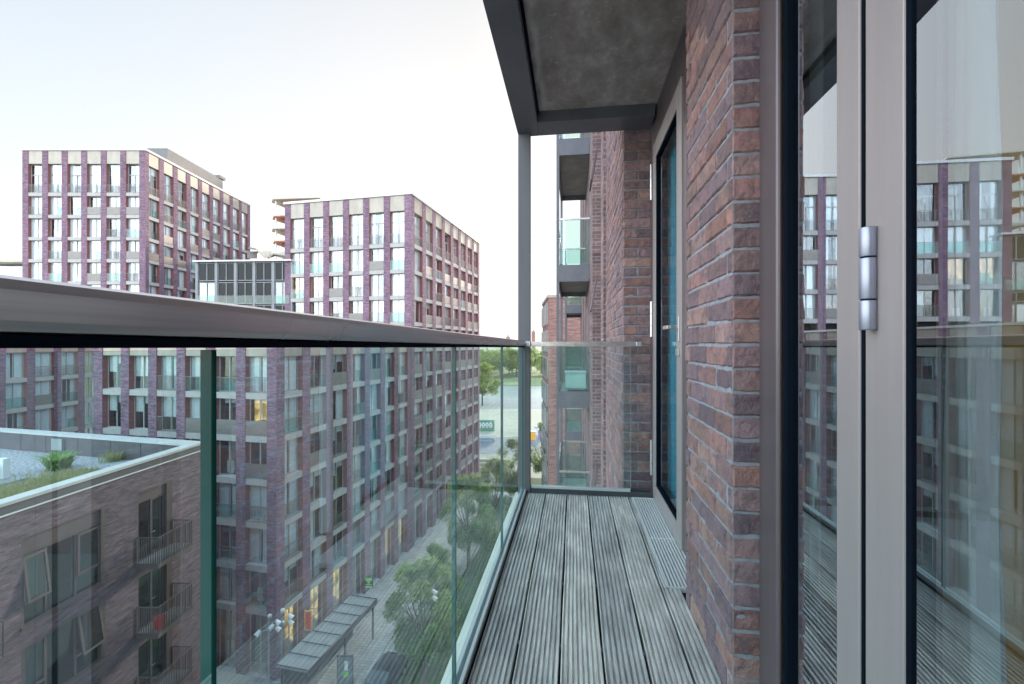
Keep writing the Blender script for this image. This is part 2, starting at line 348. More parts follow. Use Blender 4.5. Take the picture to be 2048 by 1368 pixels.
# ================================================================ balcony above
up=thing('upper_balcony','underside of the balcony above, stained concrete soffit framed by dark steel beams','balcony',(0,0,1.55))
def soffmat():
    m,n,b,o=newmat('stained_concrete'); v=coord(n,'Object')
    f=noi(n,coord(n,'Object',(1,.6,1)),5.5,12,.78); c=ramp(n,[(.3,(.16,.13,.125)),(.5,(.26,.225,.215)),(.72,(.47,.43,.425))],f)
    # pale efflorescence line close to the outer edge
    sx=n.nodes.new('ShaderNodeSeparateXYZ'); n.links.new(v,sx.inputs[0])
    ed=mth(n,'ADD',sx.outputs[0],mth(n,'MULTIPLY',noi(n,v,4,6),.10)); ed=mth(n,'ABSOLUTE',mth(n,'ADD',ed,.165))
    c=mix(n,c,(.55,.50,.48),mth(n,'MULTIPLY',ramp(n,[(.0,(1,1,1)),(.035,(0,0,0))],ed),.55))
    sp=noi(n,v,14,6,.75); c=mix(n,c,(.62,.61,.63),mth(n,'MULTIPLY',ramp(n,[(.58,(0,0,0)),(.72,(1,1,1))],sp),.5))
    n.links.new(c,b.inputs['Base Color']); b.inputs['Roughness'].default_value=.8; bump(n,noi(n,v,30,6,.7),b,.3,.004); return m
M['soffit']=soffmat()
mb=MB().box(-.26,.60,Y0,3.34,1.716,1.95); child(mb.build('soffit',M['soffit']),up)
mb=MB().box(-.427,-.263,Y0,3.545,1.63,2.03); child(mb.build('edge_beam',M['beam'],bevel=.004),up)
mb=MB().box(-.2625,.575,3.335,3.545,1.631,2.03); child(mb.build('end_beam',M['beam'],bevel=.003),up)
mb=MB().box(-.2628,-.250,Y0,3.334,1.69,1.94); child(mb.build('drip_angle',M['gasket']),up)
# ================================================================ home building
home=thing('apartment_building','our own brick building whose wall, piers and doors line the balcony on the right','building',(.5,0,-23.5))
def nearbrick():
    m,n,b,o=newmat('handmade_brick'); v=coord(n,'Object'); a=n.nodes.new('ShaderNodeAttribute'); a.attribute_name='tint'
    f=noi(n,v,16,9,.8); g=noi(n,v,60,6,.8)
    c=mix(n,a.outputs[0],(.085,.07,.10),mth(n,'MULTIPLY',ramp(n,[(.45,(0,0,0)),(.62,(1,1,1))],f),.7))
    c=mix(n,c,(.42,.30,.26),mth(n,'MULTIPLY',ramp(n,[(.54,(0,0,0)),(.68,(1,1,1))],g),.35))
    n.links.new(c,b.inputs['Base Color']); b.inputs['Roughness'].default_value=.7
    bump(n,mth(n,'ADD',noi(n,v,70,6,.75),mth(n,'MULTIPLY',noi(n,v,22,5,.8),1.5)),b,.9,.010); return m
M['nbrick']=nearbrick(); M['mortar']=simple('pale_mortar',(.25,.26,.295),.95,0,.2,30,bmp=.6)
NC=[(.25,.13,.12),(.22,.13,.13),(.27,.14,.12),(.19,.12,.135),(.27,.16,.14),(.23,.145,.145),(.17,.11,.125),(.25,.155,.15)]
def brickface(mb,P0,U,N,length,z0,z1,first=0.0,head=False,seed=0,detail=True):
    """real bricks with rough faces on a plane; P0 (x,y), U along, N outward"""
    rnd=random.Random(seed); U=Vector((U[0],U[1],0)); N=Vector((N[0],N[1],0)); O=Vector((P0[0],P0[1],0))
    row=0; z=z0
    while z<z1-.01:
        u=-first-(.1125 if row%2 else 0)
        while u<length-.005:
            bl=.215 if not head else .30
            a=max(0,u)+ (0.0 if u<=0 else 0.0); b=min(length,u+bl)
            if b-a>.02:
                c=rnd.choice(NC); k=1.25*rnd.uniform(.72,1.25); c=tuple(x*k for x in c)
                out=rnd.uniform(-.003,.004); zz0=z+.004+rnd.uniform(-.0015,.0015); zz1=z+.0715+rnd.uniform(-.0015,.0015)
                nx,nz=(9,4) if detail else (3,2); G=[]; off=rnd.uniform(0,99)
                fx=[0,.03]+[.03+.94*i/(nx-2) for i in range(1,nx-2)]+[.97,1] if detail else [0,.5,1,1]
                fz=[0,.08,.36,.64,.92,1] if detail else [0,.5,1]
                for zf in fz:
                    r_=[]
                    for xf in fx:
                        px=a+(b-a)*xf; pz=zz0+(zz1-zz0)*zf
                        e=min(xf,1-xf)*(b-a); ez=min(zf,1-zf)*(zz1-zz0); ed=min(e,ez)
                        nn=noise.noise(Vector((px*22+off,pz*30,seed))); n2=noise.noise(Vector((px*60+off,pz*70,seed+5)))
                        d=out+.0035*nn+.002*n2-(.006 if ed<.0015 else 0)
                        if detail and nn<-.35: d-=.003*(-nn-.35)/.3
                        jx=.002*noise.noise(Vector((pz*80,off,3))) if ed<.0015 else 0
                        r_.append(O+U*(px+jx)+N*(d+.006)+Vector((0,0,pz+.0015*noise.noise(Vector((px*40,off,9))))))
                    G.append(r_)
                for i in range(len(G)-1):
                    for j in range(len(fx)-1):
                        if fx[j]==fx[j+1]: continue
                        q=[G[i][j],G[i][j+1],G[i+1][j+1],G[i+1][j]]
                        mb.face(q,0,False,c)
                # edges back to the mortar
                rim=[G[0][j] for j in range(len(fx))]; top=[G[-1][j] for j in range(len(fx))]
                for L,flip in ((rim,1),(top,0)):
                    for j in range(len(fx)-1):
                        if fx[j]==fx[j+1]: continue
                        p,q=L[j],L[j+1]; r1=[p-N*.014,q-N*.014,q,p]; mb.face(r1 if flip else r1[::-1],0,False,c)
                for L,flip in (([g_[0] for g_ in G],0),([g_[-1] for g_ in G],1)):
                    for j in range(len(G)-1):
                        p,q=L[j],L[j+1]; r1=[p-N*.014,q-N*.014,q,p]; mb.face(r1 if flip else r1[::-1],0,False,c)
            u+=bl+.010
        z+=.075; row+=1
WX=.49
ZB,ZT=-1.2,1.95
def pier(name,x,ya,yb,depth,z0,z1,seed,detail=True,first=0):
    """pier standing in front of the wall; faces -x and -y"""
    mb=MB(); brickface(mb,(x,yb),(0,-1),(-1,0),yb-ya,z0,z1,first,seed=seed,detail=detail)
    brickface(mb,(x,ya),(1,0),(0,-1),depth,z0,z1,0,seed=seed+50,detail=detail)
    o=child(mb.build(name,M['nbrick']),home)
    mb=MB().box(x-.0005,x+depth,ya-.0005,yb,z0,z1); m=child(mb.build('mortar',M['mortar']),o); m.matrix_parent_inverse=Matrix.Identity(4); m.location=(0,0,0)
    return o
pier('brick_pier',WX+.006,1.512,2.075,.095,ZB,ZT,3,first=.04)
pier('brick_pier',.384,3.62,5.46,.21,-4.2,5.0,8)
# the mass of our building behind those faces
HB=brickmat('home_brick',(.15,.085,.08),(.24,.13,.115),(.27,.19,.17),(.22,.22,.24),patch=.3)
mb=MB()
mb.box(.60,13,3.62,27,-23.5,13); mb.box(.60,13,-14,-3.2,-23.5,13)
mb.box(.66,13,-3.19,3.61,1.70,13); mb.box(.66,13,-3.19,3.61,-23.5,-1.32)
mb.box(5.5,13,-3.19,3.61,-1.319,1.699)
child(mb.build('wall',HB),home)
for ya,yb in ((12.0,14.6),(14.9,17),(18.5,21.0),(22.0,27.0)):
    mb=MB().box(.384,.599,ya+.002,yb,-23.5,13); child(mb.build('brick_pier',HB),home)
mb=MB().box(.384,.599,3.625,5.455,-23.5,-4.21); mb.box(.384,.599,3.625,5.455,5.01,13)
mb.box(.384,.599,5.985,6.555,-23.5,13); mb.box(.384,.599,9.405,11.995,-23.5,13)
child(mb.build('brick_pier',HB),home)
mb=MB().box(-.43,.60,-2.05,-1.75,-23.5,13); child(mb.build('back_light_block',HB),home)  # unseen wall added behind the camera to block light from the back
mb=MB().box(.50,.655,-3.19,1.49,-23.5,-1.33); mb.box(.50,.655,-3.19,1.49,1.96,13); child(mb.build('wall',HB),home)
# top-hung windows beyond (seen edge-on)
for z in (1.15,3.3,-2.1):
    mb=MB(); Mx=Matrix.Translation((.392,7.9,z))@Matrix.Rotation(R(10),4,'Y'); mb.box(-.012,.012,-.3,.3,-.58,0,0,Mx); child(mb.build('window',M['darkframe']),home)
# ---- far door (recessed)
def dbox(name,boxes,mat,par,bevel=0):
    mb=MB()
    for b in boxes: mb.box(*b)
    o=mb.build(name,mat,par,bevel=bevel); return o
def subpart(name,boxes,mat,par,bevel=0):
    o=dbox(name,boxes,mat,par,bevel); return o
DX=.600
fd=dbox('door',[(DX-.012,DX+.05,2.49,2.565,DZ-.03,1.715),(DX-.012,DX+.05,3.475,3.60,DZ-.03,1.715),(DX-.012,DX+.05,2.5655,3.4745,1.475,1.715)],M['darkframe'],None,.003); child(fd,home)
fl=[]
o=subpart('door_leaf',[(DX-.02,DX+.03,2.575,2.69,DZ-.0,1.465),(DX-.02,DX+.03,3.365,3.465,DZ,1.465),(DX-.02,DX+.03,2.6905,3.3645,DZ,-1.01),(DX-.02,DX+.03,2.6905,3.3645,1.345,1.465)],M['stile'],fd,.003)
o=subpart('door_glass',[(DX+.002,DX+.02,2.69,3.365,-1.01,1.345)],glassmat('door_pane',(.48,.74,.80),1.5,1.0,cap=.3,wav=.03),fd)
o=subpart('door_gasket_or_added_insert',[(DX-.013,DX+.022,3.356,3.3645,-1.01,1.345),(DX-.013,DX+.022,2.6905,2.699,-1.01,1.345),(DX-.013,DX+.022,2.6995,3.3555,-1.01,-1.0),(DX-.013,DX+.022,2.6995,3.3555,1.335,1.345)],M['gasket'],fd)
for z in (1.16,.15,-.87):
    mb=MB()
    for k in range(3): mb.bar((DX-.030,3.468,z-.09+k*.088),(DX-.030,3.468,z-.09+k*.088+.085),.010,12)
    mb.build('hinge',M['steel'],fd)
mb=MB(); mb.box(DX-.028,DX-.0205,2.605,2.645,.02,.16); mb.box(DX-.070,DX-.0285,2.617,2.633,.092,.108); mb.box(DX-.083,DX-.0705,2.617,2.76,.090,.110); mb.build('handle',M['steel'],fd,bevel=.002)
mb=MB(); mb.box(DX-.03,DX-.0205,2.61,2.675,-.06,-.02); mb.build('lock_plate',M['steel'],fd,bevel=.002)
# ---- near glazing: fixed outer frame, left leaf, hinge, right leaf (slightly ajar)
FX=.572
nd=dbox('folding_door',[(FX,FX+.09,1.385,1.506,ZB,1.7),(FX+.03,FX+.09,-3.1,1.384,ZB,DZ+.05),(FX+.03,FX+.09,-3.1,1.384,1.62,1.7)],M['darkframe'],None,.004); child(nd,home)
mb=MB().bar((FX+.004,1.378,DZ),(FX+.004,1.378,1.62),.009,10); mb.build('frame_bead',M['darkframe'],nd)
nd_pane=glassmat('bifold_pane',(.82,.87,.89),1.62,3.8,dirt=.01,wav=.02)
subpart('door_gasket_or_added_insert',[(FX+.012,FX+.045,1.344,1.3645,DZ+.05,1.62),(FX+.010,FX+.045,1.086,1.094,DZ+.05,1.62)],M['gasket'],nd)
subpart('glass_pane',[(.598,.618,1.094,1.3435,DZ+.05,1.62)],nd_pane,nd)
subpart('door_stile',[(FX,FX+.06,1.004,1.0858,DZ+.02,1.62)],M['stile'],nd,.003)
subpart('door_stile',[(FX+.004,FX+.06,.955,.9925,DZ+.02,1.62)],M['stile'],nd,.002)
subpart('door_gasket_or_added_insert',[(FX+.003,FX+.05,.9935,1.003,DZ+.02,1.62),(FX+.003,FX+.05,.9535,.9547,DZ+.02,1.62)],M['gasket'],nd)  # black inserts added so the gaps between the stiles read dark
mb=MB()
for k,(a,b) in enumerate(((.029,.0855),(.088,.167),(.1695,.226))): mb.bar((FX-.010,.960,a),(FX-.010,.960,b),.0145,24)
hg=mb.build('hinge',M['hinge'],nd,bevel=.0015)
mb2=MB(); mb2.bar((FX-.010,.960,.030),(FX-.010,.960,.225),.0115,12); mb2.build('hinge_pin',M['gasket'],nd)
RL=MB(); piv=Vector((FX,.954,0)); rot=Matrix.Translation(piv)@Matrix.Rotation(-R(2.5),4,'Z')@Matrix.Translation(-piv)
def rbox(name,bs,mat,bev=0):
    mb=MB()
    for b in bs: mb.box(*b,0,rot)
    return mb.build(name,mat,nd,bevel=bev)
rbox('door_stile',[(FX,FX+.06,.874,.953,DZ+.02,1.62)],M['stile'],.003)
rbox('door_gasket_or_added_insert',[(FX+.003,FX+.04,.860,.8738,DZ+.05,1.62)],M['gasket'])
rbox('glass_pane',[(.579,.600,-.9,.8595,DZ+.05,1.62)],nd_pane)
rbox('door_stile',[(FX,FX+.06,-1.0,-.902,DZ+.02,1.62)],M['stile'],.003)
# ---- the room behind the glass
room=thing('living_room','dim room with pale floor and warm wall seen through the folding glass doors','room',(2.5,0,DZ))
M['rw']=simple('room_wall',(.55,.56,.60),.9,0,.05); M['warm']=simple('ochre_wall',(.95,.55,.20),.85,0,.15,1); M['rf']=simple('oak_floor',(.32,.22,.14),.45,0,.2,3,(6,1,1))
child(MB().box(.67,5.48,-3.18,3.60,DZ-.19,DZ).build('floor',M['rf']),room)
child(MB().box(.67,5.48,-3.18,3.60,1.64,1.69).build('ceiling',M['rw']),room)
child(MB().box(5.40,5.48,-3.18,3.60,DZ+.001,1.639).build('wall',M['rw']),room)
child(MB().box(1.0,5.38,1.262,1.34,DZ+.001,1.639).build('partition',M['warm']),room)
child(MB().box(.67,5.38,-3.17,-3.08,DZ+.001,1.639).build('wall',M['rw']),room)
def curtain(name,xc,y0,y1,z0,z1,label,amp=.02,waves=7,mat=None,seed=1,tilt=0):
    mb=MB(); n=70; rows=10; rnd=random.Random(seed)
    def p(i,j):
        t=i/n; zf=j/rows; y=y0+(y1-y0)*t; z=z0+(z1-z0)*zf
        x=xc+amp*math.sin(t*waves*6.283+.6*math.sin(zf*3+seed))+.01*noise.noise(Vector((t*9,zf*3,seed)))
        y+=tilt*(1-zf)*(1-t)+.012*noise.noise(Vector((zf*5,seed,t*2)))
        return (x,y,z)
    for i in range(n):
        for j in range(rows): mb.face([p(i,j),p(i+1,j),p(i+1,j+1),p(i,j+1)],0,True)
    o=mb.build(name,mat or M['net'],weld=True); return tag(o,label,'curtain')
m,n,b,o_=newmat('net_curtain'); b.inputs['Base Color'].default_value=(.82,.86,.88,1); b.inputs['Roughness'].default_value=.8
tr=n.nodes.new('ShaderNodeBsdfTransparent'); tl=n.nodes.new('ShaderNodeBsdfTranslucent'); tl.inputs[0].default_value=(.85,.88,.9,1)
m1=n.nodes.new('ShaderNodeMixShader'); m1.inputs[0].default_value=.4; n.links.new(b.outputs[0],m1.inputs[1]); n.links.new(tl.outputs[0],m1.inputs[2])
m2=n.nodes.new('ShaderNodeMixShader'); m2.inputs[0].default_value=.05; n.links.new(m1.outputs[0],m2.inputs[1]); n.links.new(tr.outputs[0],m2.inputs[2]); n.links.new(m2.outputs[0],o_.inputs[0]); M['net']=m
curtain('curtain',.69,.855,.955,DZ+.02,1.6,'white sheer curtain with a wavy hem hanging behind the large right glass leaf',.012,1.5,seed=2,tilt=-.02)
curtain('curtain',.70,2.45,3.45,DZ+.02,1.6,'pale curtain added to brighten the tall glazed door at the far end',.025,9,seed=8)  # added behind the door so its teal pane shows brighter
curtain('curtain',.70,1.41,1.60,DZ+.02,1.6,'narrow pale curtain behind the slim glass pane beside the brick pier',.012,3,seed=5)
# ================================================================ neighbour balconies
def nb(y,zd,label,furn=False,up_=False):
    t=thing('balcony',label,'balcony',(0,y,zd),0,'balconies of our building further along')
    L=3.5
    MB().box(-.41,.38,0,.05,-.40,0).box(-.41,-.36,.051,L,-.40,0).box(-.359,.38,L-.05,L,-.40,0).build('fascia',M['beam'],t)
    MB().box(-.355,.595,.052,L-.052,-.26,-.03).build('floor_slab',M['concrete'],t)
    MB().box(-.41,-.34,.0,.07,.0005,2.649).build('post',M['beam'],t); MB().box(-.41,-.34,L-.07,L,.0005,2.649).build('post',M['beam'],t)
    MB().box(-.335,.38,.02,.035,.03,1.09).build('glass_panel',M['bal_glass'],t)
    MB().box(-.40,-.385,.08,L-.08,.03,1.09).build('glass_panel',M['bal_glass'],t)
    MB().box(-.335,.38,L-.04,L-.02,.03,1.09).build('glass_panel',M['bal_glass'],t)
    MB().box(-.338,.39,.01,.05,1.09,1.13).box(-.42,-.37,.071,L-.08,1.09,1.13).box(-.338,.39,L-.05,L-.01,1.09,1.13).build('handrail',M['rail'],t)
    return t
lv=['one floor up','on our own floor','one floor down','two floors down','three floors down','four floors down','five floors down']
for i,(z) in enumerate((1.93,-1.12,-4.17,-7.22,-10.27,-13.32,-16.37)):
    nb(11.05,z,'dark steel framed balcony %s in the nearest stack beyond the end glass'%lv[i])
nb(11.05,4.98,'topmost visible dark steel balcony of the nearest stack, cut by the beam above')
for i,(z) in enumerate((1.93,-1.12,-4.17,-7.22)):
    nb(22.1,z,'distant dark steel balcony %s in the farther stack along our wall'%lv[i])
# furniture on the neighbours' balcony
t=thing('storage_bench','white storage bench standing on the neighbouring balcony of our floor','bench',(0,11.4,-1.12))
MB().box(-.2,.3,0,.5,.05,.42).build('body',M['white'],t,bevel=.01); MB().box(-.22,.32,-.02,.52,.425,.46).build('lid',M['white'],t,bevel=.01); MB().box(-.18,.28,.02,.48,0,.049).build('plinth',M['greymetal'],t)
t=thing('garden_chair','white garden chair on the balcony two floors down the nearest stack','chair',(.0,12.2,-7.22))
MB().box(-.22,.22,-.22,.22,.42,.45).build('seat',M['white'],t,bevel=.01); MB().box(-.22,.22,.2,.23,.46,.9).build('backrest',M['white'],t,bevel=.01)
for a in (-.2,.2):
    for b_ in (-.2,.2): MB().bar((a,b_,0),(a,b_,.42),.015).build('leg',M['white'],t)
# ================================================================ distant blocks: facade kit
CACHE={}
def frame_mesh(W,H,tall):
    k=('fr',round(W,2),round(H,2),tall)
    if k not in CACHE:
        mb=MB(); t=.07
        mb.box(0,t,.40,.46,0,H); mb.box(W-t,W,.40,.46,0,H); mb.box(t,W-t,.401,.459,0,t); mb.box(t,W-t,.401,.459,H-t,H)
        mb.box(W/2-.045,W/2+.045,.399,.458,t,H-t if not tall else 2.5)
        if tall: mb.box(t,W-t,.4,.4595,2.5,2.6)
        CACHE[k]=mb
    return CACHE[k]
def pane_mb(W,H):
    mb=MB(); mb.box(.07,W-.07,.425,.437,.07,H-.07,skip='btlr'); return mb
def curtain_mb(W,H,kind,rnd):
    mb=MB(); 
    def drape(a,b,z0=.03):
        n=max(4,int((b-a)/.07)); 
        for i in range(n):
            xa=a+(b-a)*i/n; xb=a+(b-a)*(i+1)/n
            ya=.48+.03*(i%2); yb=.48+.03*((i+1)%2); mb.face([(xa,ya,z0),(xb,yb,z0),(xb,yb,H),(xa,ya,H)],0)
    if kind==0: drape(.05,W*.42); drape(W*.58,W-.05)
    elif kind==1: drape(.05,W*.3); drape(W*.72,W-.05)
    elif kind==2: mb.box(.07,W-.07,.50,.51,H*.38,H-.05,1)
    elif kind==3: drape(.05,W-.05)
    elif kind==4: drape(.05,W*.5)
    elif kind==5: mb.box(.07,W*.48,.50,.51,H*.5,H-.05,1); mb.box(W*.52,W-.07,.50,.51,H*.75,H-.05,1)
    elif kind==6: drape(W*.55,W-.05)
    elif kind==9: mb.box(.1,W-.1,.75,.77,H*.25,H,4); mb.box(W*.3,W*.6,.6,.7,0,H*.4,2)  # added glowing panel set behind the pane, no lamp there
    elif kind==8:
        mb.box(W*.1,W*.45,.9,1.0,0,H*.35,0); mb.box(W*.55,W*.8,.8,.95,0,H*.62,2); mb.box(.1,W-.1,1.1,1.12,0,H,3)
    return mb
def rail_mb(W,kind):
    mb=MB()
    if kind=='bars':
        n=int(W/.115)
        for i in range(1,n): x=W*i/n; mb.box(x-.011,x+.011,.03,.05,.05,1.07)
        mb.box(0,W,.02,.06,1.07,1.11); mb.box(0,W,.02,.06,.0,.045)
    elif kind=='glass':
        mb.box(.03,W-.03,.03,.045,.02,1.05,1); mb.box(0,W,.02,.055,1.05,1.085); mb.box(0,.028,.02,.055,0,1.05); mb.box(W-.028,W,.02,.055,0,1.05)
    elif kind=='mesh':
        mb.box(.0,W,.03,.05,.03,1.08); 
    elif kind=='half':
        mb.box(W*.52,W-.03,.35,.362,.02,1.05,1); mb.box(W*.5,W,.34,.37,1.05,1.08)
    return mb
proto={}
def shared(key,name,mbf,mats):
    if key not in proto:
        mb=mbf(); o=mb.build(name,mats); proto[key]=o.data; bpy.data.objects.remove(o)
    return proto[key]
def put(me,name,par,loc=(0,0,0),rz=0):
    o=bpy.data.objects.new(name,me); C.objects.link(o); o.parent=par; o.location=loc; o.rotation_euler=(0,0,rz); return o
class Facade:
    """origin (world xy) of local u=0, U to the right seen from outside; local y = into the building"""
    def __init__(s,O,U,root): s.O=Vector((O[0],O[1],0)); s.U=Vector((U[0],U[1],0)).normalized(); s.I=Vector((-s.U.y,s.U.x,0)); s.root=root; s.rz=math.atan2(s.U.y,s.U.x); s.lit=None
    def M(s): return Matrix.Translation(s.O)@Matrix.Rotation(s.rz,4,'Z')
BAND=.45
def build_root(name,label,loc): return thing(name,label,'building',loc)
def to_local(o,root):
    o.parent=root; o.matrix_parent_inverse=Matrix.Translation(root.location).inverted(); return o
def facade(fc,piers,levels,tops,z0,ztop,budget,rnd,bal=('bars','glass','half','mesh','none'),pw=.8,endp=None):
    """piers: list of pier centre u; levels: list of (zb, H, tall); builds brick piers, floor bands, windows"""
    Mx=fc.M(); wall=MB(); rev=MB()
    for i,u in enumerate(piers):
        a,b=u-pw/2,u+pw/2
        if i==0: a=u-pw/2
        if endp and i in endp: a,b=endp[i]
        wall.box(a,b,0,.46,z0,ztop,0,Mx,skip='lr'); wall.box(a+.001,b-.001,.002,.459,z0,ztop-.01,1,Mx,skip='bktf')
    to_local(wall.build('wall',[M['brick_block'],M['brick_reveal']]),fc.root)
    pan=MB(); rest=MB(); restg=MB(); n=0
    for i in range(len(piers)-1):
        a=piers[i]+pw/2; b=piers[i+1]-pw/2
        if endp:
            if i in endp: a=endp[i][1]
            if i+1 in endp: b=endp[i+1][0]
        W=b-a
        pan.box(a,b,.05,.12,tops,ztop-.02,0,Mx); pan.box(a,b,.121,.46,tops+.02,ztop-.03,0,Mx)
        for (zb,H,tall) in levels:
            kind=rnd.choice([0,0,1,2,3,3,4,5,6,7,0,3,1,8,8]); rk=rnd.choice(bal) if not tall else 'bars'
            if H>3.9 and not tall: rk='none'; kind=rnd.choice([7,9,8])
            if (fc.lit and (i,round(zb,1)) in fc.lit): kind=9  # these windows get the added glowing panel
            if budget[0]>0:
                budget[0]-=1
                p=Mx@Vector((a,0,zb+BAND)); loc=p-fc.root.location
                w_=put(shared(('f',round(W,2),round(H,2),tall),'window_frame',lambda:frame_mesh(W,H,tall),M['frame']),'window',fc.root,loc,fc.rz)
                q_=put(shared(('p',round(W,2),round(H,2)),'pane',lambda:pane_mb(W,H),M['pane']),'pane',w_); q_.rotation_euler=(R(rnd.uniform(-1.2,1.2)),0,R(rnd.uniform(-.9,.9)))
                if kind!=7: put(shared(('c',round(W,2),round(H,2),kind),'curtain',lambda:curtain_mb(W,H,kind,rnd),[M['curtain'],M['blind'],M['wood'],M['roomw'],M['lit']]),'curtain' if kind!=8 else 'furniture',w_)  # some of these are the added glowing panels, not curtains
                if rk!='none': put(shared(('r',round(W,2),rk),'balustrade',lambda:rail_mb(W,rk),[M['bars'],M['bal_glass']]),'balustrade',w_)
                put(shared(('s',round(W,2)),'sill',lambda:MB().box(0,W,.03,.46,-BAND,-.002),M['band']),'sill',w_)
            else:
                T=Mx@Matrix.Translation((a,0,zb+BAND))
                for src,mi in ((frame_mesh(W,H,tall),0),(pane_mb(W,H),1),(curtain_mb(W,H,kind,rnd),2),(rail_mb(W,rk),7),(MB().box(0,W,.03,.46,-BAND,-.002),9)):
                    for f,m_ in zip(src.f,src.mi): rest.face([T@Vector(src.v[k]) for k in f],mi+(m_ if mi in(2,7) else 0))
    to_local(pan.build('parapet_panel',M['panel']),fc.root)
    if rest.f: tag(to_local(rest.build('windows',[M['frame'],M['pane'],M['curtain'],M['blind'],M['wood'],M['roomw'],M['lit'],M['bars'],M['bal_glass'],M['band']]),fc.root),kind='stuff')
S13=math.atan(213/910); sS,cS=math.sin(S13),math.cos(S13)
C0=(-16.46,31.8)
def st(t,s=0): return cw(C0[0]+sS*t-cS*s, C0[1]+cS*t+sS*s)     # t along the street, s back from the street
def dirw(l,d): a=cw(l,d); return (a[0],a[1])
GZ=-23.5
LV=[(-3.85-3.05*k,3.05-BAND,False) for k in range(0,6)]
LVG=LV+[(GZ-BAND+.02,(-19.1)-(GZ+.02),False)]
rnd=random.Random(11)
# ---- block in front (podium)
blk=build_root('apartment_block','long purple brick apartment block seen through the glass, its corner pier nearest us',(*st(0),GZ))
bud=[96]
f1=Facade(st(0,16.25),dirw(cS,-sS),blk)
pf=[.0+2.65*k for k in range(6)]+[15.9]
pf=[16.25-(.35+2.65*k) for k in range(6,-1,-1)]
f1.lit={(4,-7.0),(5,-16.0),(5,-6.9)}  # windows given the added glowing panel
facade(f1,pf,LVG,-.8,GZ,1.1,bud,rnd,endp={0:(-.5,.75-.35),6:(15.45,16.25)})
f2=Facade(st(0,0),dirw(sS,cS),blk)
ps=[.35,3.15,6.05,8.95,11.85,14.75,17.65,20.75]
facade(f2,ps,LVG,-.8,GZ,1.1,bud,rnd,pw=.88,endp={0:(0,.80),7:(20.3,21.2)})
def quad(pts,z0,z1): return [(p[0],p[1]) for p in pts]
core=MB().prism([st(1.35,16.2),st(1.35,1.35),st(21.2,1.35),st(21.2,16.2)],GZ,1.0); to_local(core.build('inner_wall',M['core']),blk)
fl=MB()
for z in [l[0] for l in LV]+[-.8]:
    fl.prism([st(.47,16.2),st(.47,.47),st(21.2,.47),st(21.2,1.34),st(1.34,1.34),st(1.34,16.2)],z,z+.35)
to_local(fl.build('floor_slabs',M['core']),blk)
to_local(MB().prism([st(-.06,16.8),st(-.06,-.06),st(21.19,-.06),st(21.19,.5),st(.5,.5),st(.5,16.8)],1.1,1.25).build('coping',M['coping']),blk)
to_local(MB().prism([st(.5,16.75),st(.5,.5),st(21.19,.5),st(21.19,16.75)],.95,1.02).build('roof',M['roof']),blk)
to_local(MB().prism([st(0.02,16.75),st(0.02,16.25),st(47.6,16.25),st(47.6,16.75)],GZ,.9).build('side_wall',M['brick_block']),blk)
# ---- tower B
twb=build_root('apartment_tower','purple brick tower right of centre with a row of tall windows under its flat roof',(*st(21.6),GZ))
bud=[92]
TL=[(8.35-3.05*k,3.05-BAND,False) for k in range(0,4)]
fB1=Facade(st(21.25,16.98),dirw(cS,-sS),twb)
pB=[.42+2.69*k for k in range(7)]
fB1.lit={(0,5.3),(0,8.4),(1,5.3)}  # windows given the added glowing panel
facade(fB1,pB,[(11.4,3.75,True)]+TL[:3],15.6,1.0,17.4,bud,rnd,endp={0:(0,.8),6:(16.1,16.98)})
fB2=Facade(st(21.25,0),dirw(sS,cS),twb)
pB2=[.35,3.6,6.75,9.95,13.25,16.45,19.7,22.95,26.05]
facade(fB2,pB2,[(11.4,3.75,True)]+TL+LVG,15.6,GZ,17.4,bud,rnd,bal=('mesh','mesh','bars','glass','none'),pw=1.0,endp={0:(0,.85),8:(25.6,26.4)})
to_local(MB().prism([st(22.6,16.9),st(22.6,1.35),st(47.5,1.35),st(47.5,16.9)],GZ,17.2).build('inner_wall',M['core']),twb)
fl=MB()
for z in [11.4]+[l[0] for l in TL+LV]: fl.prism([st(21.72,16.9),st(21.72,.47),st(47.5,.47),st(47.5,1.34),st(22.59,1.34),st(22.59,16.9)],z,z+.35)
to_local(fl.build('floor_slabs',M['core']),twb)
to_local(MB().prism([st(21.15,17.1),st(21.15,-.1),st(47.75,-.1),st(47.75,17.1)],17.4,17.68).build('coping',M['coping']),twb)
to_local(MB().prism([st(47.4,.2),st(47.65,.01),st(47.65,17.0),st(47.4,17.0)],GZ,17.3).build('side_wall',M['brick_block']),twb)
to_local(MB().prism([st(21.8,16.98),st(21.8,17.05),st(47.4,17.05),st(47.4,16.98)],GZ,17.3).build('side_wall',M['brick_block']),twb)
to_local(MB().prism([st(25,4),st(25,1.4),st(43,1.4),st(43,4)],17.69,18.5).build('roof_plant',M['greymetal']),twb)
mb=MB(); a=st(26,9.5); mb.prism([st(26,10),st(26,7.6),st(29,7.6),st(29,10)],17.69,18.4); mb.prism([st(27,9.2),st(27,8.4),st(28,8.4),st(28,9.2)],18.41,19.1); to_local(mb.build('roof_hatch',M['greymetal']),twb)
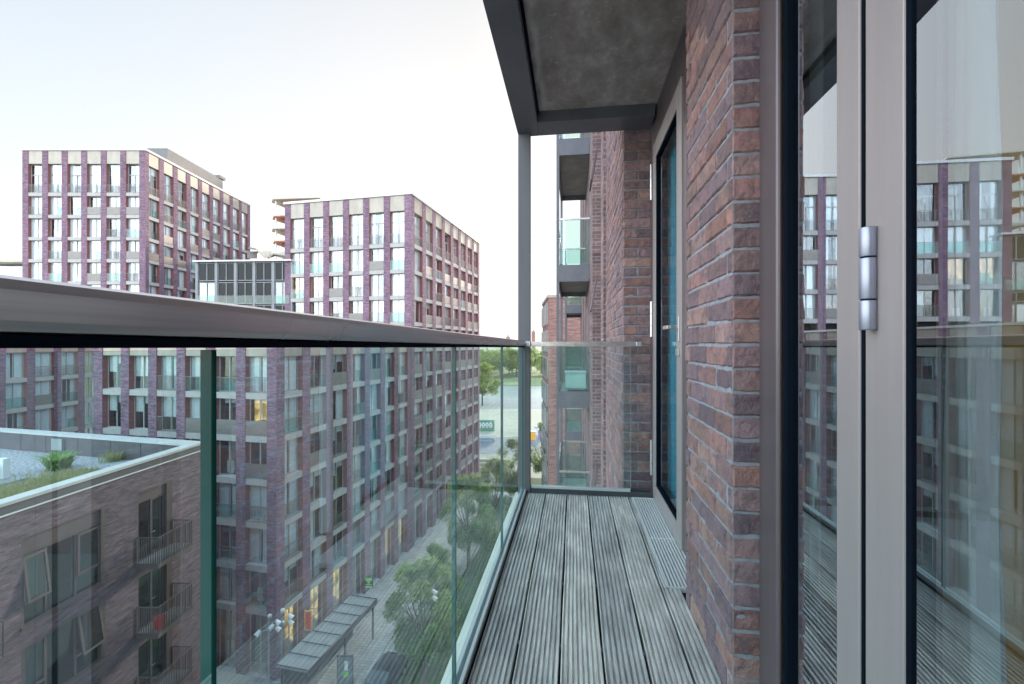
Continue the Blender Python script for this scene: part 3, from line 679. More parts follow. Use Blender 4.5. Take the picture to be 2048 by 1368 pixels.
# ---- tower A and its wing
LA=-50.5
twa=build_root('apartment_tower','larger purple brick tower at far left with a plant room on its roof',(*cw(LA,62.7),GZ))
bud=[98]
TA=[(17.5-3.05*k,3.05-BAND,False) for k in range(0,6)]
fA1=Facade(cw(LA-16.98,62.7),dirw(1,0),twa)
facade(fA1,[.42+2.69*k for k in range(7)],[(20.55,4.0,True)]+TA[:5],25.0,1,26.8,bud,rnd,endp={0:(0,.8),6:(16.1,16.98)})
fA2=Facade(cw(LA,62.7),dirw(0,1),twa)
facade(fA2,[.3]+[2.9+2.72*k for k in range(9)],[(20.55,4.0,True)]+TA,25.0,1,26.8,bud,rnd,pw=.85,endp={0:(0,.6)})
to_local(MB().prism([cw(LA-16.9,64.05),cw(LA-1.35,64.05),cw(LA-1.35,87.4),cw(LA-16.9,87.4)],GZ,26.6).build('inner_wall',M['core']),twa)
fl=MB()
for z in [20.55]+[l[0] for l in TA]: fl.prism([cw(LA-16.9,63.17),cw(LA-.47,63.17),cw(LA-.47,87.4),cw(LA-1.34,87.4),cw(LA-1.34,64.04),cw(LA-16.9,64.04)],z,z+.35)
to_local(fl.build('floor_slabs',M['core']),twa)
to_local(MB().prism([cw(LA-17.1,62.6),cw(LA+.1,62.6),cw(LA+.1,87.7),cw(LA-17.1,87.7)],26.8,27.08).build('coping',M['coping']),twa)
to_local(MB().prism([cw(LA-16.98,63.2),cw(LA-16.9,63.2),cw(LA-16.9,87.5),cw(LA-16.98,87.5)],GZ,26.7).build('side_wall',M['brick_block']),twa)
to_local(MB().prism([cw(LA-8,68),cw(LA-1.0,68),cw(LA-1.0,81),cw(LA-8,81)],27.09,29.4).build('plant_room',M['plant']),twa)
to_local(MB().prism([cw(LA-8,80),cw(LA-.8,80),cw(LA-.8,81.5),cw(LA-8,81.5)],29.41,29.9).build('plant_room',M['plant']),twa)
to_local(MB().prism([cw(LA-8,66),cw(LA-6.5,66),cw(LA-6.5,69),cw(LA-8,69)],27.09,27.75).build('roof_hatch',M['greymetal']),twa)
bud=[100]
wg=build_root('apartment_block','lower purple brick wing at far left below the big tower, behind the glass',(*cw(LA,40),GZ))
bud=[100]
fW=Facade(cw(LA,36.2),dirw(0,1),wg)
facade(fW,[.4+2.8*k for k in range(10)]+[28.0],LVG,-.8,GZ,1.0,bud,rnd,pw=.8)
facade_l=Facade(cw(LA,62.7),dirw(0,1),wg)
facade(facade_l,[2.9+2.72*k for k in range(9)],LV[:5],-.8,GZ,.98,bud,rnd,pw=.85)
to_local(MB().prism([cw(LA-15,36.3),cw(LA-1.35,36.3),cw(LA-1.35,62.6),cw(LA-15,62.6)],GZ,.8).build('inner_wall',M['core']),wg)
fl=MB()
for z in [l[0] for l in LV]+[-.8]: fl.prism([cw(LA-1.34,36.3),cw(LA-.47,36.3),cw(LA-.47,86),cw(LA-1.34,86)],z,z+.35)
to_local(fl.build('floor_slabs',M['core']),wg)
to_local(MB().prism([cw(LA-15,36),cw(LA+.08,36),cw(LA+.08,62.55),cw(LA-15,62.55)],1.0,1.15).build('coping',M['coping']),wg)
# ---- glazed link
def linkb():
    t=build_root('office_link','low grey metal and glass building between the two brick towers','' and 0 or (*cw(-39.6,57),GZ)) if False else thing('glazed_link','low grey metal and glass building between the two brick towers','building',(*cw(-39.6,56.5),GZ))
    ux=dirw(11.6,-.7); f=Facade(cw(-39.6,57),ux,t); Mx=f.M(); L=12.3
    mul=MB(); 
    xs=[0,2.55,5.05,7.45,9.9,12.2]
    for x in xs: mul.box(x-.05,x+.28,-.05,.30,GZ,10.35,0,Mx)
    for zb in [10.1-3.35*k for k in range(0,6)]:
        mul.box(0,L,.0,.28,zb-2.2,zb-2.05,0,Mx) if False else None
    to_local(mul.build('wall',M['linkm']),t)
    for i in range(5):
        a,b=xs[i]+.285,xs[i+1]-.055
        for z1,z0 in ((10.3,8.0),(7.85,5.1),(5.0,4.0),(3.9,1.2),(1.1,.2),(.1,-2.6)):
            fr=MB(); h=z1-z0; fr.box(a,b,.05,.2,z0,z0+.1,0,Mx); fr.box(a,b,.05,.2,z1-.1,z1,0,Mx); 
            for x in ((a,a+.09),((a+b)/2-.05,(a+b)/2+.05),(b-.09,b)): fr.box(x[0],x[1],.051,.199,z0+.1,z1-.1,0,Mx)
            w_=to_local(fr.build('window',M['linkm']),t)
            p=MB().box(a,b,.12,.13,z0+.1,z1-.1,0,Mx).build('pane',M['pane_dark'] if (h<2.4 or rnd.random()<.5) else M['pane']); p.parent=w_
            if rnd.random()<.5 and h>2.4:
                c_=MB().box(a+.1,(a+b)/2-.1,.3,.33,z0+.05,z1-.05,0,Mx).build('curtain',M['curtain']); c_.parent=w_
            if h>2.4:
                g_=MB().box(a,b,-.1,-.085,z0,z0+1.05,0,Mx).build('balustrade',M['bal_glass']); g_.parent=w_
    to_local(MB().box(-.2,L+.2,-.35,8,10.36,10.55,0,Mx).build('roof',M['coping']),t)
    to_local(MB().box(0,L,1.1,7.9,GZ,10.35,0,Mx).build('inner_wall',M['core']),t)
M['linkm']=simple('link_metal',(.20,.21,.23),.45,.3,.1)
M['pane_dark']=glassmat('dark_pane',(.10,.14,.24),1.45,.7,wav=.1)
linkb()
# ---- balcony stack far behind tower B
t=build_root('distant_tower','thin stack of pointed balcony decks rising behind the left edge of the centre tower',(*cw(-57,110),GZ))
M['deckpale']=simple('pale_balcony_deck',(.5,.46,.38),.6,0,.1); M['deckred']=simple('red_balcony_deck',(.42,.16,.10),.6,0,.1)
for k,(y,x0) in enumerate(((403,543),(437,545),(461,543),(486,546),(510,548))):
    z=(690-y)/910*110; l0=(x0-1024)/910*110
    mb=MB(); P=[cw(l0,110),cw(l0+1.6,107.5),cw(-45,106.5),cw(-45,120),cw(l0+2,118)]; 
    mb.prism(P,z-.25,z); Q=[cw(l0+1.5,111),cw(l0+2.5,109.5),cw(-45,109),cw(-45,118),cw(l0+3,117)]; mb.prism(Q,z-.7,z-.251)
    d=to_local(mb.build('balcony_deck',M['deckred' if k in (1,3) else 'deckpale']),t)
    if k: g_=MB(); P2=[cw(l0+.1,110),cw(l0+1.7,107.6)]; g_.face([(*P2[0],z),(*P2[1],z),(*P2[1],z+1.1),(*P2[0],z+1.1)]); g_.face([(*P2[1],z),(*cw(-46,106.6),z),(*cw(-46,106.6),z+1.1),(*P2[1],z+1.1)]); o=g_.build('balustrade',M['bal_glass']); o.parent=d
mb=MB(); x=(552-1024)/910*108.5; mb.bar((*cw(x,108.5),GZ),(*cw(x,108.5),34.8),.2,8); to_local(mb.build('column',M['white']),t)
to_local(MB().prism([cw(-52.5,111),cw(-40,111),cw(-40,121),cw(-52.5,121)],GZ,33.5).build('wall',M['brick_block']),t)
# canopy building between tower A and tower B, behind the link
t=thing('canopy_building','small rooftop pavilion with slanted pale canopy above the glazed link','building',(*cw(-40,80),GZ))
to_local(MB().prism([cw(-47.5,80),cw(-36,80),cw(-36,90),cw(-47.5,90)],GZ,15.0).build('wall',M['greymetal']),t)
mb=MB(); 
def tri(px0,y0,px1,y1,px2,y2,d):
    return [(*cw((px-1024)/910*dd,dd),(690-y)/910*dd) for px,y,dd in ((px0,y0,d),(px1,y1,d+3),(px2,y2,d-2))]
def slabz(pts,th=.3):
    mb.face(pts); mb.face([(p[0],p[1],p[2]-th) for p in pts][::-1])
    for i in range(len(pts)):
        a,b=pts[i],pts[(i+1)%len(pts)]; mb.face([a,(a[0],a[1],a[2]-th),(b[0],b[1],b[2]-th),b])
A_=lambda px,y,dd:(*cw((px-1024)/910*dd,dd),(690-y)/910*dd)
slabz([A_(497,494,78),A_(512,497,76),A_(533,516,76),A_(545,503,84),A_(512,495,88)])
slabz([A_(533,516,78),A_(547,505,76),A_(574,508,76),A_(574,500,88)])
to_local(mb.build('canopy',M['deckpale']),t)
w_=to_local(MB().prism([cw(-46.4,79.7),cw(-44.6,79.7),cw(-44.6,79.95),cw(-46.4,79.95)],15.2,16.4).build('window',M['frame']),t)
# low roof at the far left edge
t=thing('terrace_house','low pale roofed building at the left edge behind the big tower','building',(*cw(-95,82),GZ))
to_local(MB().prism([cw(-110,82),cw(-86,82),cw(-86,95),cw(-110,95)],GZ,13.2).build('wall',M['white']),t)
to_local(MB().prism([cw(-111,80),cw(-84.5,80),cw(-84.5,96),cw(-111,96)],14.6,15.0).build('roof',M['deckpale']),t)
to_local(MB().prism([cw(-100,82.2),cw(-88,82.2),cw(-88,94),cw(-100,94)],13.21,14.59).build('window_band',M['pane']),t)
# ================================================================ low brick building, bottom left
lowb=build_root('brick_building','dark brick building lower left with gravel roof, parapet and small barred balconies',(*cw(-16.4,20),GZ))
def el(d,o=0): return (-16.75+.0175*d+o, d)      # on its street wall
UE=dirw(.0175,1)
fE=Facade(cw(*el(0)),UE,lowb); ME=fE.M()
WIN=[(15.27,18.37,-9.6,-6.5),(15.27,18.37,-12.65,-10.2),(15.27,18.37,-15.7,-13.25),(15.27,18.37,-18.75,-16.3)]
DOR=[(19.93,21.9,-9.55,-6.5),(19.93,21.9,-12.6,-10.2),(19.93,21.9,-15.65,-13.25),(19.93,21.9,-18.7,-16.3)]
DOL=[(10.9,12.9,-9.55,-6.5),(10.9,12.9,-12.6,-10.2),(10.9,12.9,-15.65,-13.25)]
cols=[(6,10.9,None),(10.9,12.9,DOL),(12.9,15.27,None),(15.27,18.37,WIN),(18.37,19.93,None),(19.93,21.9,DOR),(21.9,23.9,None)]
mb=MB(); REC=.16
for a,b,op in cols:
    if not op: mb.box(a,b,0,.3,GZ,-5.5,0,ME,skip='lrk'); continue
    edges=[-5.5]+[v for o in op for v in (o[3],o[2])]+[GZ]
    for k in range(0,len(edges),2): mb.box(a,b,0,.3,edges[k+1],edges[k],0,ME,skip='lrk')
to_local(mb.build('wall',M['brick_low']),lowb)
M['pane_deep']=glassmat('dark_window_pane',(.32,.5,.55),1.6,1.5,wav=.08)
def ewin(a,b,z0,z1,panel,kind,tiltl,tiltr):
    mb=MB(); zt=z1-(.62 if panel else .0)
    # surround
    mb.box(a,a+.10,.002,.32,z0,z1,0,ME); mb.box(b-.17,b,.002,.32,z0,z1,0,ME); mb.box(a+.1,b-.17,.003,.32,z1-.06,z1,0,ME); mb.box(a-.02,b+.02,-.05,.32,z0-.001,z0+.10,0,ME)
    if panel: mb.box(a+.1,b-.17,.06,.1,zt,z1-.061,0,ME)
    m1,m2=a+(b-.07-a)*.30,a+(b-.07-a)*.655
    for x in (m1,m2): mb.box(x-.035,x+.035,.10,.18,z0+.101,zt,0,ME)
    zm=z0+.80
    for x0,x1 in ((a+.1,m1-.036),(m2+.036,b-.171)): mb.box(x0,x1,.101,.179,zm-.035,zm+.035,0,ME)
    mb.box(a+.1,b-.17,.102,.178,zt-.07,zt-.001,0,ME)
    w_=to_local(mb.build('window',M['darkbronze']),lowb)
    def ch(mb_,n_,m_):
        o=mb_.build(n_,m_); o.parent=w_; return o
    ch(MB().box(m1+.036,m2-.036,.14,.15,z0+.1,zt-.07,0,ME),'pane',M['pane_deep'])
    for k,(x0,x1,tl) in enumerate(((a+.1,m1-.036,tiltl),(m2+.036,b-.171,tiltr))):
        ch(MB().box(x0,x1,.14,.15,z0+.1,zm-.036,0,ME),'pane',M['pane_deep'])
        T=ME@Matrix.Translation((0,.07,zt-.08))@Matrix.Rotation(-R(tl),4,'X'); h=zt-.08-(zm+.03)
        fr=MB(); fr.box(x0+.0,x0+.08,-.03,.04,-h,0,0,T); fr.box(x1-.08,x1,-.03,.04,-h,0,0,T); fr.box(x0+.08,x1-.08,-.029,.039,-h,-h+.08,0,T); fr.box(x0+.08,x1-.08,-.029,.039,-.08,0,0,T)
        ch(fr,'sash',M['darkbronze']); ch(MB().box(x0+.08,x1-.08,.0,.01,-h+.08,-.08,0,T),'pane',M['pane_deep'])
    if kind==0:
        ch(MB().box(a+.12,m1-.05,.34,.35,z0+.75,zt,0,ME).box(m2+.05,b-.2,.34,.35,z0+.1,zt,0,ME),'blind',M['blind_green'])
    else:
        c=MB(); x=a+.1; i=0
        while x<m1-.05: c.face([ME@Vector(q) for q in ((x,.34+.04*(i%2),z0+.1),(x+.07,.34+.04*((i+1)%2),z0+.1),(x+.07,.34+.04*((i+1)%2),zt),(x,.34+.04*(i%2),zt))]); x+=.07; i+=1
        c.box(b-.55,b-.4,.34,.36,z0+.1,zt,0,ME); ch(c,'curtain',M['curtain'])
M['darkbronze']=simple('bronze_window_frame',(.135,.10,.105),.45,.35,.1,1.2); M['blind_green']=simple('pale_green_blind',(.62,.68,.58),.7,0,.06)
for i,w4 in enumerate(WIN): ewin(w4[0],w4[1],w4[2],w4[3],i==0,i%2,7 if i==0 else 0,0 if i==0 else 9 if i==1 else 0)
def edoor(a,b,z0,z1,panel,k):
    mb=MB(); zt=z1-(.5 if panel else .06)
    mb.box(a,a+.06,.002,.32,z0,z1,0,ME); mb.box(b-.32,b,.002,.32,z0,z1,0,ME); mb.box(a+.06,b-.32,.003,.32,z1-.05,z1,0,ME)
    if panel: mb.box(a+.06,b-.32,.06,.1,zt,z1-.051,0,ME)
    m=(a+b-.32)/2+.05
    mb.box(m-.05,m+.05,.10,.18,z0,zt,0,ME); mb.box(b-.41,b-.321,.10,.18,z0,zt,0,ME); mb.box(m+.05,b-.411,.101,.18,zt-.1,zt,0,ME); mb.box(m+.05,b-.411,.101,.18,z0,z0+.15,0,ME)
    d_=to_local(mb.build('balcony_door',M['darkbronze']),lowb)
    o=MB().box(a+.06,m-.05,.14,.15,z0,zt,0,ME).box(m+.05,b-.411,.14,.15,z0+.15,zt-.1,0,ME).build('pane',M['pane_deep'],None); o.parent=d_
    c=MB(); x=m+.08; i=0
    while x<b-.45: c.face([ME@Vector(q) for q in ((x,.34+.04*(i%2),z0+.1),(x+.07,.34+.04*((i+1)%2),z0+.1),(x+.07,.34+.04*((i+1)%2),zt),(x,.34+.04*(i%2),zt))]); x+=.07; i+=1
    o=c.build('curtain',M['blind_green']); o.parent=d_
    o=MB().box(m-.02,m+.0,.04,.1,z0+1.0,z0+1.03,0,ME).box(m-.02,m+.14,.03,.05,z0+1.0,z0+1.03,0,ME).build('handle',M['steel']); o.parent=d_
for i,w4 in enumerate(DOR): edoor(*w4,i==0,i)
for i,w4 in enumerate(DOL): edoor(*w4,i==0,i)
def ebal(a,b,z):
    s=to_local(MB().box(a,b,-.97,-.001,z-.22,z,0,ME).build('balcony',M['darkbronze']),lowb)
    r=MB(); H=1.13
    def run(p,q,n):
        for i in range(n+1):
            x=p[0]+(q[0]-p[0])*i/n; y=p[1]+(q[1]-p[1])*i/n; r.box(x-.013,x+.013,y-.013,y+.013,z+.001,z+H-.02,0,ME)
    run((a+.02,-.02),(a+.02,-.95),9); run((a+.02,-.95),(b-.02,-.95),21); run((b-.02,-.95),(b-.02,-.02),9)
    r.box(a,b,-.975,-.93,z+H-.02,z+H+.02,0,ME); r.box(a,a+.045,-.929,-.005,z+H-.02,z+H+.02,0,ME); r.box(b-.045,b,-.929,-.005,z+H-.02,z+H+.02,0,ME)
    o=r.build('railing',M['darkbronze']); o.parent=s
    o=MB(); 
    for i in range(7): o.box(a+.03,b-.03,-.92+i*.13,-.82+i*.13,z+.001,z+.02,0,ME)
    o=o.build('floor_boards',M['greymetal']); o.parent=s
for z in (-9.55,-12.6,-15.65,-18.7): ebal(19.85,21.95,z)
for z in (-9.55,-12.6,-15.65): ebal(11.85,13.95,z)
# interior core, parapet, roof, back wall
bx=[el(5),el(23.9),(-31.4,27.9),(-60,35.5),(-60,5)]
ins=[el(5,-1.2),el(22.7,-1.2),(-31.4,26.6),(-59,34),(-59,5)]
def wp(L): return [cw(*p) for p in L]
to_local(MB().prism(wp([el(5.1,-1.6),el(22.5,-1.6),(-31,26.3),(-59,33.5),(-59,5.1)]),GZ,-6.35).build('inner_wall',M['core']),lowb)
to_local(MB().prism(wp([el(5.1,-.36),el(23.5,-.36),(-31.4,27.5),(-59.5,35),(-59.5,5.1)]),-6.34,-6.22).build('roof',M['gravel']),lowb)
fl=MB()
for z in (-9.85,-12.9,-15.95,-19): fl.prism(wp([el(5.1,-.33),el(23.5,-.33),el(23.5,-1.59),el(5.1,-1.59)][::-1]),z,z+.28)
to_local(fl.build('floor_slabs',M['core']),lowb)
to_local(MB().prism(wp([el(23.9),(-31.4,27.9),(-60,35.5),(-60,35.2),(-31.4,27.6),el(23.58,-.3)]),GZ,-5.52).build('wall',M['brick_low']),lowb)
# fascia + coping
to_local(MB().prism(wp([el(5,.06),el(23.98,.06),(-31.4,27.98),(-60,35.6),(-60,35.3),(-31.4,27.55),el(23.55,-.32),el(5,-.32)]),-5.5,-5.21).build('fascia',M['inner_par']),lowb)
to_local(MB().prism(wp([el(5,-.32),el(23.55,-.32),(-31.4,27.55),(-60,35.25),(-60,35.21),(-31.4,27.5),el(23.5,-.36),el(5,-.36)]),-6.3,-5.212).build('parapet_lining',M['inner_par']),lowb)
to_local(MB().prism(wp([el(5,.12),el(24.06,.12),(-31.4,28.05),(-60,35.7),(-60,35.15),(-31.4,27.42),el(23.4,-.42),el(5,-.42)]),-5.209,-5.1).build('coping',M['coping']),lowb)
to_local(MB().box(5,23.9,-.06,-.001,-5.56,-5.505,0,ME).build('trim_strip',M['white']),lowb)
def bp(u,off=0):  # point on the back parapet's inner face
    a=Vector(el(23.5,-.36)); b=Vector((-31.4,27.5)); d=(b-a).normalized(); n=Vector((d.y,-d.x)) ; n = n if n.y<0 else -n
    p=a+d*u+n*off; return (p.x,p.y)
for u in (3.3,5.5,8.0,10.6,12.7):
    to_local(MB().prism(wp([bp(u,.012),bp(u,0),bp(u+.03,0),bp(u+.03,.012)]),-6.2,-5.215).build('cladding_joint',M['dark']),lowb)
to_local(MB().prism(wp([bp(9.1,.12),bp(9.1,.001),bp(9.95,.001),bp(9.95,.12)]),-6.0,-5.35).build('roof_vent',M['greymetal'],bevel=0),lowb)
# AC unit on its slab
ax,ay=cw(-23.6,20.6)
t=thing('roof_unit','grey and white ventilation unit on a slab on the gravel roof','ventilation unit',(ax,ay,-6.22),PSI)
MB().box(-2.4,1.2,-1.2,.55,0,.10).build('plinth',M['greymetal'],t); MB().box(-1.6,.15,-.85,.1,.101,.80).build('body',M['greymetal'],t,bevel=.02); MB().box(-1.3,.42,.12,.42,.101,1.02).build('cabinet',M['white'],t,bevel=.02)
MB().box(-1.4,-.1,-.88,-.853,.2,.7).build('grille',M['dark'],t)
def tuft(name,label,cat,loc,n,h,spread,mat,kind=None,w_=.02,fan=1.0,region=None,seed=1):
    rr=random.Random(seed); mb=MB()
    for i in range(n):
        if region: bx_,by_=region(rr)
        else: bx_,by_=rr.gauss(0,spread),rr.gauss(0,spread)
        a=rr.uniform(0,6.28); hh=h*rr.uniform(.4,1.1); l=rr.uniform(.1,.6)*fan*hh
        dx,dy=math.cos(a),math.sin(a); px,py=-dy*w_,dx*w_
        m=(bx_+dx*l*.4,by_+dy*l*.4,hh*.6); e=(bx_+dx*l,by_+dy*l,hh)
        mb.face([(bx_-px,by_-py,0),(bx_+px,by_+py,0),(m[0]+px,m[1]+py,m[2]),(m[0]-px,m[1]-py,m[2])]); mb.face([(m[0]-px,m[1]-py,m[2]),(m[0]+px,m[1]+py,m[2]),e])
    o=mb.build(name,mat); o.location=loc; tag(o,label,cat,kind=kind); return o
M['fern']=leafmat('fern_leaves',(.05,.16,.05),(.16,.36,.12))
px_,py_=cw(-22.7,22.8)
tuft('shrub','green feathery shrub growing out of the roof gravel','shrub',(px_,py_,-6.22),420,.85,.16,M['fern'],w_=.05,fan=2.2,seed=3)
px_,py_=cw(-21.4,24.4)
tuft('weed','dry wiry weed standing by the parapet near the roof corner','weed',(px_,py_,-6.22),220,.6,.22,M['grass'],w_=.012,fan=2,seed=5)
def strip(rr):
    d=rr.uniform(6,22.5); o_=-4.2-abs(rr.gauss(0,1.1))+rr.random()*1.2; l,dd=el(d,o_); return cw(l,dd)
tuft('grass','dry and green grass along the roof parapet','grass',(0,0,-6.22),15000,.24,1,M['grass'],kind='stuff',w_=.014,fan=1.6,region=strip,seed=8)
# red bucket and plant items on the small balconies
bxw=ME@Vector((20.25,-.72,-12.57))
t=thing('storage_box','red plastic box on the second small balcony of the low brick building','box',tuple(bxw)); mb=MB(); mb.bar((0,0,0),(0,0,.42),.19,12,0,.23); mb.build('tub',M['red'],t); MB().bar((0,0,.421),(0,0,.45),.245,12).build('rim',M['red'],t)
# ================================================================ ground, street, river
def sheet(name,pts,z,mat,kind='structure'):
    mb=MB(); mb.face([(*cw(*p),z) for p in pts]); o=mb.build(name,mat)
    if o.data.polygons[0].normal.z<0: o.data.flip_normals()
    return tag(o,kind=kind)
M['ground']=simple('ground_earth',(.30,.31,.24),.95,0,.2,.05)
def pavemat(name,c,bw,bh):
    m,n,b,o=newmat(name); t=n.nodes.new('ShaderNodeTexBrick'); n.links.new(coord(n,'UV'),t.inputs['Vector']); t.inputs['Scale'].default_value=1
    t.inputs['Brick Width'].default_value=bw; t.inputs['Row Height'].default_value=bh; t.inputs['Mortar Size'].default_value=.02
    t.inputs['Color1'].default_value=(*[k*.85 for k in c],1); t.inputs['Color2'].default_value=(*[k*1.15 for k in c],1); t.inputs['Mortar'].default_value=(*[k*.5 for k in c],1)
    n.links.new(mix(n,t.outputs[0],ramp(n,[(.3,(.75,.75,.75)),(.7,(1.1,1.1,1.1))],noi(n,coord(n,'UV'),.4,5)),1,'MULTIPLY'),b.inputs['Base Color']); b.inputs['Roughness'].default_value=.7; return m
M['paving']=pavemat('street_paving',(.30,.30,.32),.6,.3); M['asphalt']=simple('asphalt',(.06,.06,.065),.8,0,.2,1,bmp=.3)
M['lawn']=simple('lawn',(.06,.10,.03),.95,0,.4,2); M['field']=simple('pale_field',(.40,.37,.30),.95,0,.15,.06); M['fgrass']=simple('far_grass',(.22,.25,.12),.95,0,.25,.05)
sheet('ground',[(-3000,-300),(3000,-300),(3000,4500),(-3000,4500)],GZ-3,M['ground'])
sheet('ground',[(-400,-60),(400,-60),(400,203),(-400,207)],GZ-.01,M['field'])
mb=MB(); mb.face([(*cw(-400,207),GZ-.01),(*cw(-400,207),GZ-3.1),(*cw(400,203),GZ-3.1),(*cw(400,203),GZ-.01)]); tag(mb.build('embankment',M['concrete']),kind='structure')
m,n,b,o_=newmat('river_water'); b.inputs['Base Color'].default_value=(.34,.37,.36,1); b.inputs['Roughness'].default_value=.3; bump(n,noi(n,coord(n,'Object',(1,2,1)),1.2,4),b,.2,.1); M['water']=m
sheet('river',[(-900,200),(900,200),(900,275),(-900,279)],GZ-1.2,M['water'])
sheet('river_bank',[(-1200,277),(1200,273),(1200,900),(-1200,900)],GZ-1.0,M['fgrass'])
sheet('embankment_walk',[(-400,168),(400,166),(400,202.5),(-400,206.5)],GZ,M['roadpale'] if 'roadpale' in M else simple('promenade',(.26,.26,.27),.9,0,.1,.3))
sheet('road',[(-60,98),(60,98),(60,116),(-60,116)],GZ,simple('blue_grey_road',(.2,.21,.24),.85,0,.1,.3))
def stc(t,s): return (C0[0]+sS*t-cS*s, C0[1]+cS*t+sS*s)
sheet('pavement',[stc(-26,2),stc(-26,-7.6),stc(52,-7.6),stc(52,2)],GZ+.004,M['paving'])
sheet('lawn',[stc(-6,-7.6),stc(-6,-11.5),stc(52,-11.5),stc(52,-7.6)],GZ+.006,M['lawn'])
sheet('road',[stc(-30,-11.5),stc(-30,-17),stc(60,-17),stc(60,-11.5)],GZ+.002,M['asphalt'])
sheet('road',[stc(-6,-7.6),stc(-26,-7.6),stc(-26,-11.5),stc(-6,-11.5)],GZ+.003,M['asphalt'])
mb=MB(); 
for s0 in (-7.55,-11.45): mb.prism([cw(*stc(-6,s0)),cw(*stc(-6,s0-.14)),cw(*stc(52,s0-.14)),cw(*stc(52,s0))],GZ,GZ+.12)
tag(mb.build('kerb',M['concrete']),kind='structure')
# ---- trees
def tree_meshes(h,r,n,seed,leaf,ls=.35,flat=1.0):
    rr=random.Random(seed); tk=MB(); tk.bar((0,0,0),(0,0,h*.45),h*.022,8,0,h*.014,caps=False)
    tips=[]
    for k in range(9):
        a=k*2.4+rr.uniform(-.3,.3); z0=h*rr.uniform(.28,.5); z1=h*rr.uniform(.55,.92); rad=r*rr.uniform(.3,.75)
        p=(rad*math.cos(a),rad*math.sin(a),z1); tk.bar((0,0,z0),p,h*.010,5,0,h*.003,caps=False); tips.append(p)
    lf=MB(); cl=[]
    for k in range(34):
        a=rr.uniform(0,6.28); zf=rr.random(); rad=r*math.sqrt(rr.random())*(1-.75*abs(zf-.38)**1.3/.62)
        cl.append((rad*math.cos(a),rad*math.sin(a),h*(.32+.66*zf),r*rr.uniform(.18,.36)))
    for i in range(n):
        c=rr.choice(cl); v=Vector((rr.gauss(0,1),rr.gauss(0,1),rr.gauss(0,.8))); v=v.normalized()*c[3]*rr.uniform(.5,1.05)
        p=Vector(c[:3])+v; s=ls*rr.uniform(.5,1.2); q=Matrix.Rotation(rr.uniform(0,6.28),3,'Z')@Matrix.Rotation(rr.uniform(-1.1,1.1),3,'X')
        lf.face([p+q@Vector((-s/2,0,0)),p+q@Vector((0,-s/3,0)),p+q@Vector((s/2,0,0)),p+q@Vector((0,s/3,.0))])
    return tk.build('trunk',M['bark']),lf.build('crown',leaf)
def tree(label,l,d,h,r,n,seed,leaf,ls,group=None,z=GZ):
    t=thing('tree',label,'tree',(*cw(l,d),z),seed,group); a,b=tree_meshes(h,r,n,seed,leaf,ls); a.parent=t; b.parent=t; return t
def ctree(src,l,d,rz,s,label,group,z=GZ):
    t=thing('tree',label,'tree',(*cw(l,d),z),rz,group); t.scale=(s,s,s)
    for ch in src.children: inst(ch,t)
    return t
tree('bright sunlit green tree standing at the river wall beside the end of the brick tower',-11.5,176,15.5,7.0,9000,4,M['leaf_gold'],.75)
ft=tree('hazy green tree of the wooded bank across the river',-26,330,17,10,2600,6,M['leaf_far'],1.3,'trees on the far river bank',GZ-1)
rr=random.Random(21)
for i in range(44):
    ctree(ft,-60+i*3.6+rr.uniform(-2,2),rr.uniform(330,440),rr.uniform(0,6.28),rr.uniform(.75,1.25),'hazy green tree of the wooded bank across the river','trees on the far river bank',GZ-1)
t1=tree('round leafy street tree beside the long bicycle canopy',*stc(1.8,-10.2),8.6,2.7,16000,9,M['leaf'],.2,'street trees')
ctree(t1,*stc(8.5,-8.6),1.2,.75,'small street tree second along the lawn, behind the lone street lamp','street trees')
ctree(t1,*stc(17.5,-8.2),2.6,1.15,'middle street tree of the row in front of the tower','street trees')
ctree(t1,*stc(26,-8.6),4.1,1.1,'street tree near the far end of the row in front of the tower','street trees')
ctree(t1,*stc(36,-9),5.0,1.15,'last street tree of the row, at the far end of the brick tower','street trees')
ctree(t1,*stc(47,-11.5),.5,1.2,'large tree just past the end of the brick tower by the road','street trees')
# ---- canopy on the street
cn=thing('bicycle_canopy','long flat grey roofed canopy standing in front of the block at street level','canopy',(*st(1.5,-3),GZ))
cnr=lambda a,b,z0,z1:MB().prism([st(a,b[0]),st(a,b[1]),st(b[2],b[1]),st(b[2],b[0])],z0,z1)
to_local(MB().prism([st(-2.4,-2.0),st(-2.4,-4.3),st(5.9,-4.3),st(5.9,-2.0)],-20.55,-20.4).build('roof',M['greymetal']),cn)
mb=MB()
for k in range(8): a=-2.4+k*1.18; mb.prism([st(a,-2.0),st(a,-4.3),st(a+.06,-4.3),st(a+.06,-2.0)],-20.398,-20.36)
to_local(mb.build('roof_seam',M['dark']),cn)
to_local(MB().prism([st(-2.45,-4.31),st(-2.45,-4.4),st(5.95,-4.4),st(5.95,-4.31)],-20.75,-20.38).build('fascia',M['darkbronze']),cn)
for a in (-2.2,1.8,5.6):
    for s_ in (-2.2,-4.1): to_local(MB().prism([st(a,s_),st(a,s_-.12),st(a+.12,s_-.12),st(a+.12,s_)],GZ,-20.56).build('post',M['dark']),cn)
to_local(MB().prism([st(-2.0,-2.3),st(-2.0,-2.36),st(5.7,-2.36),st(5.7,-2.3)],GZ,-20.7).build('screen',M['dark']),cn)
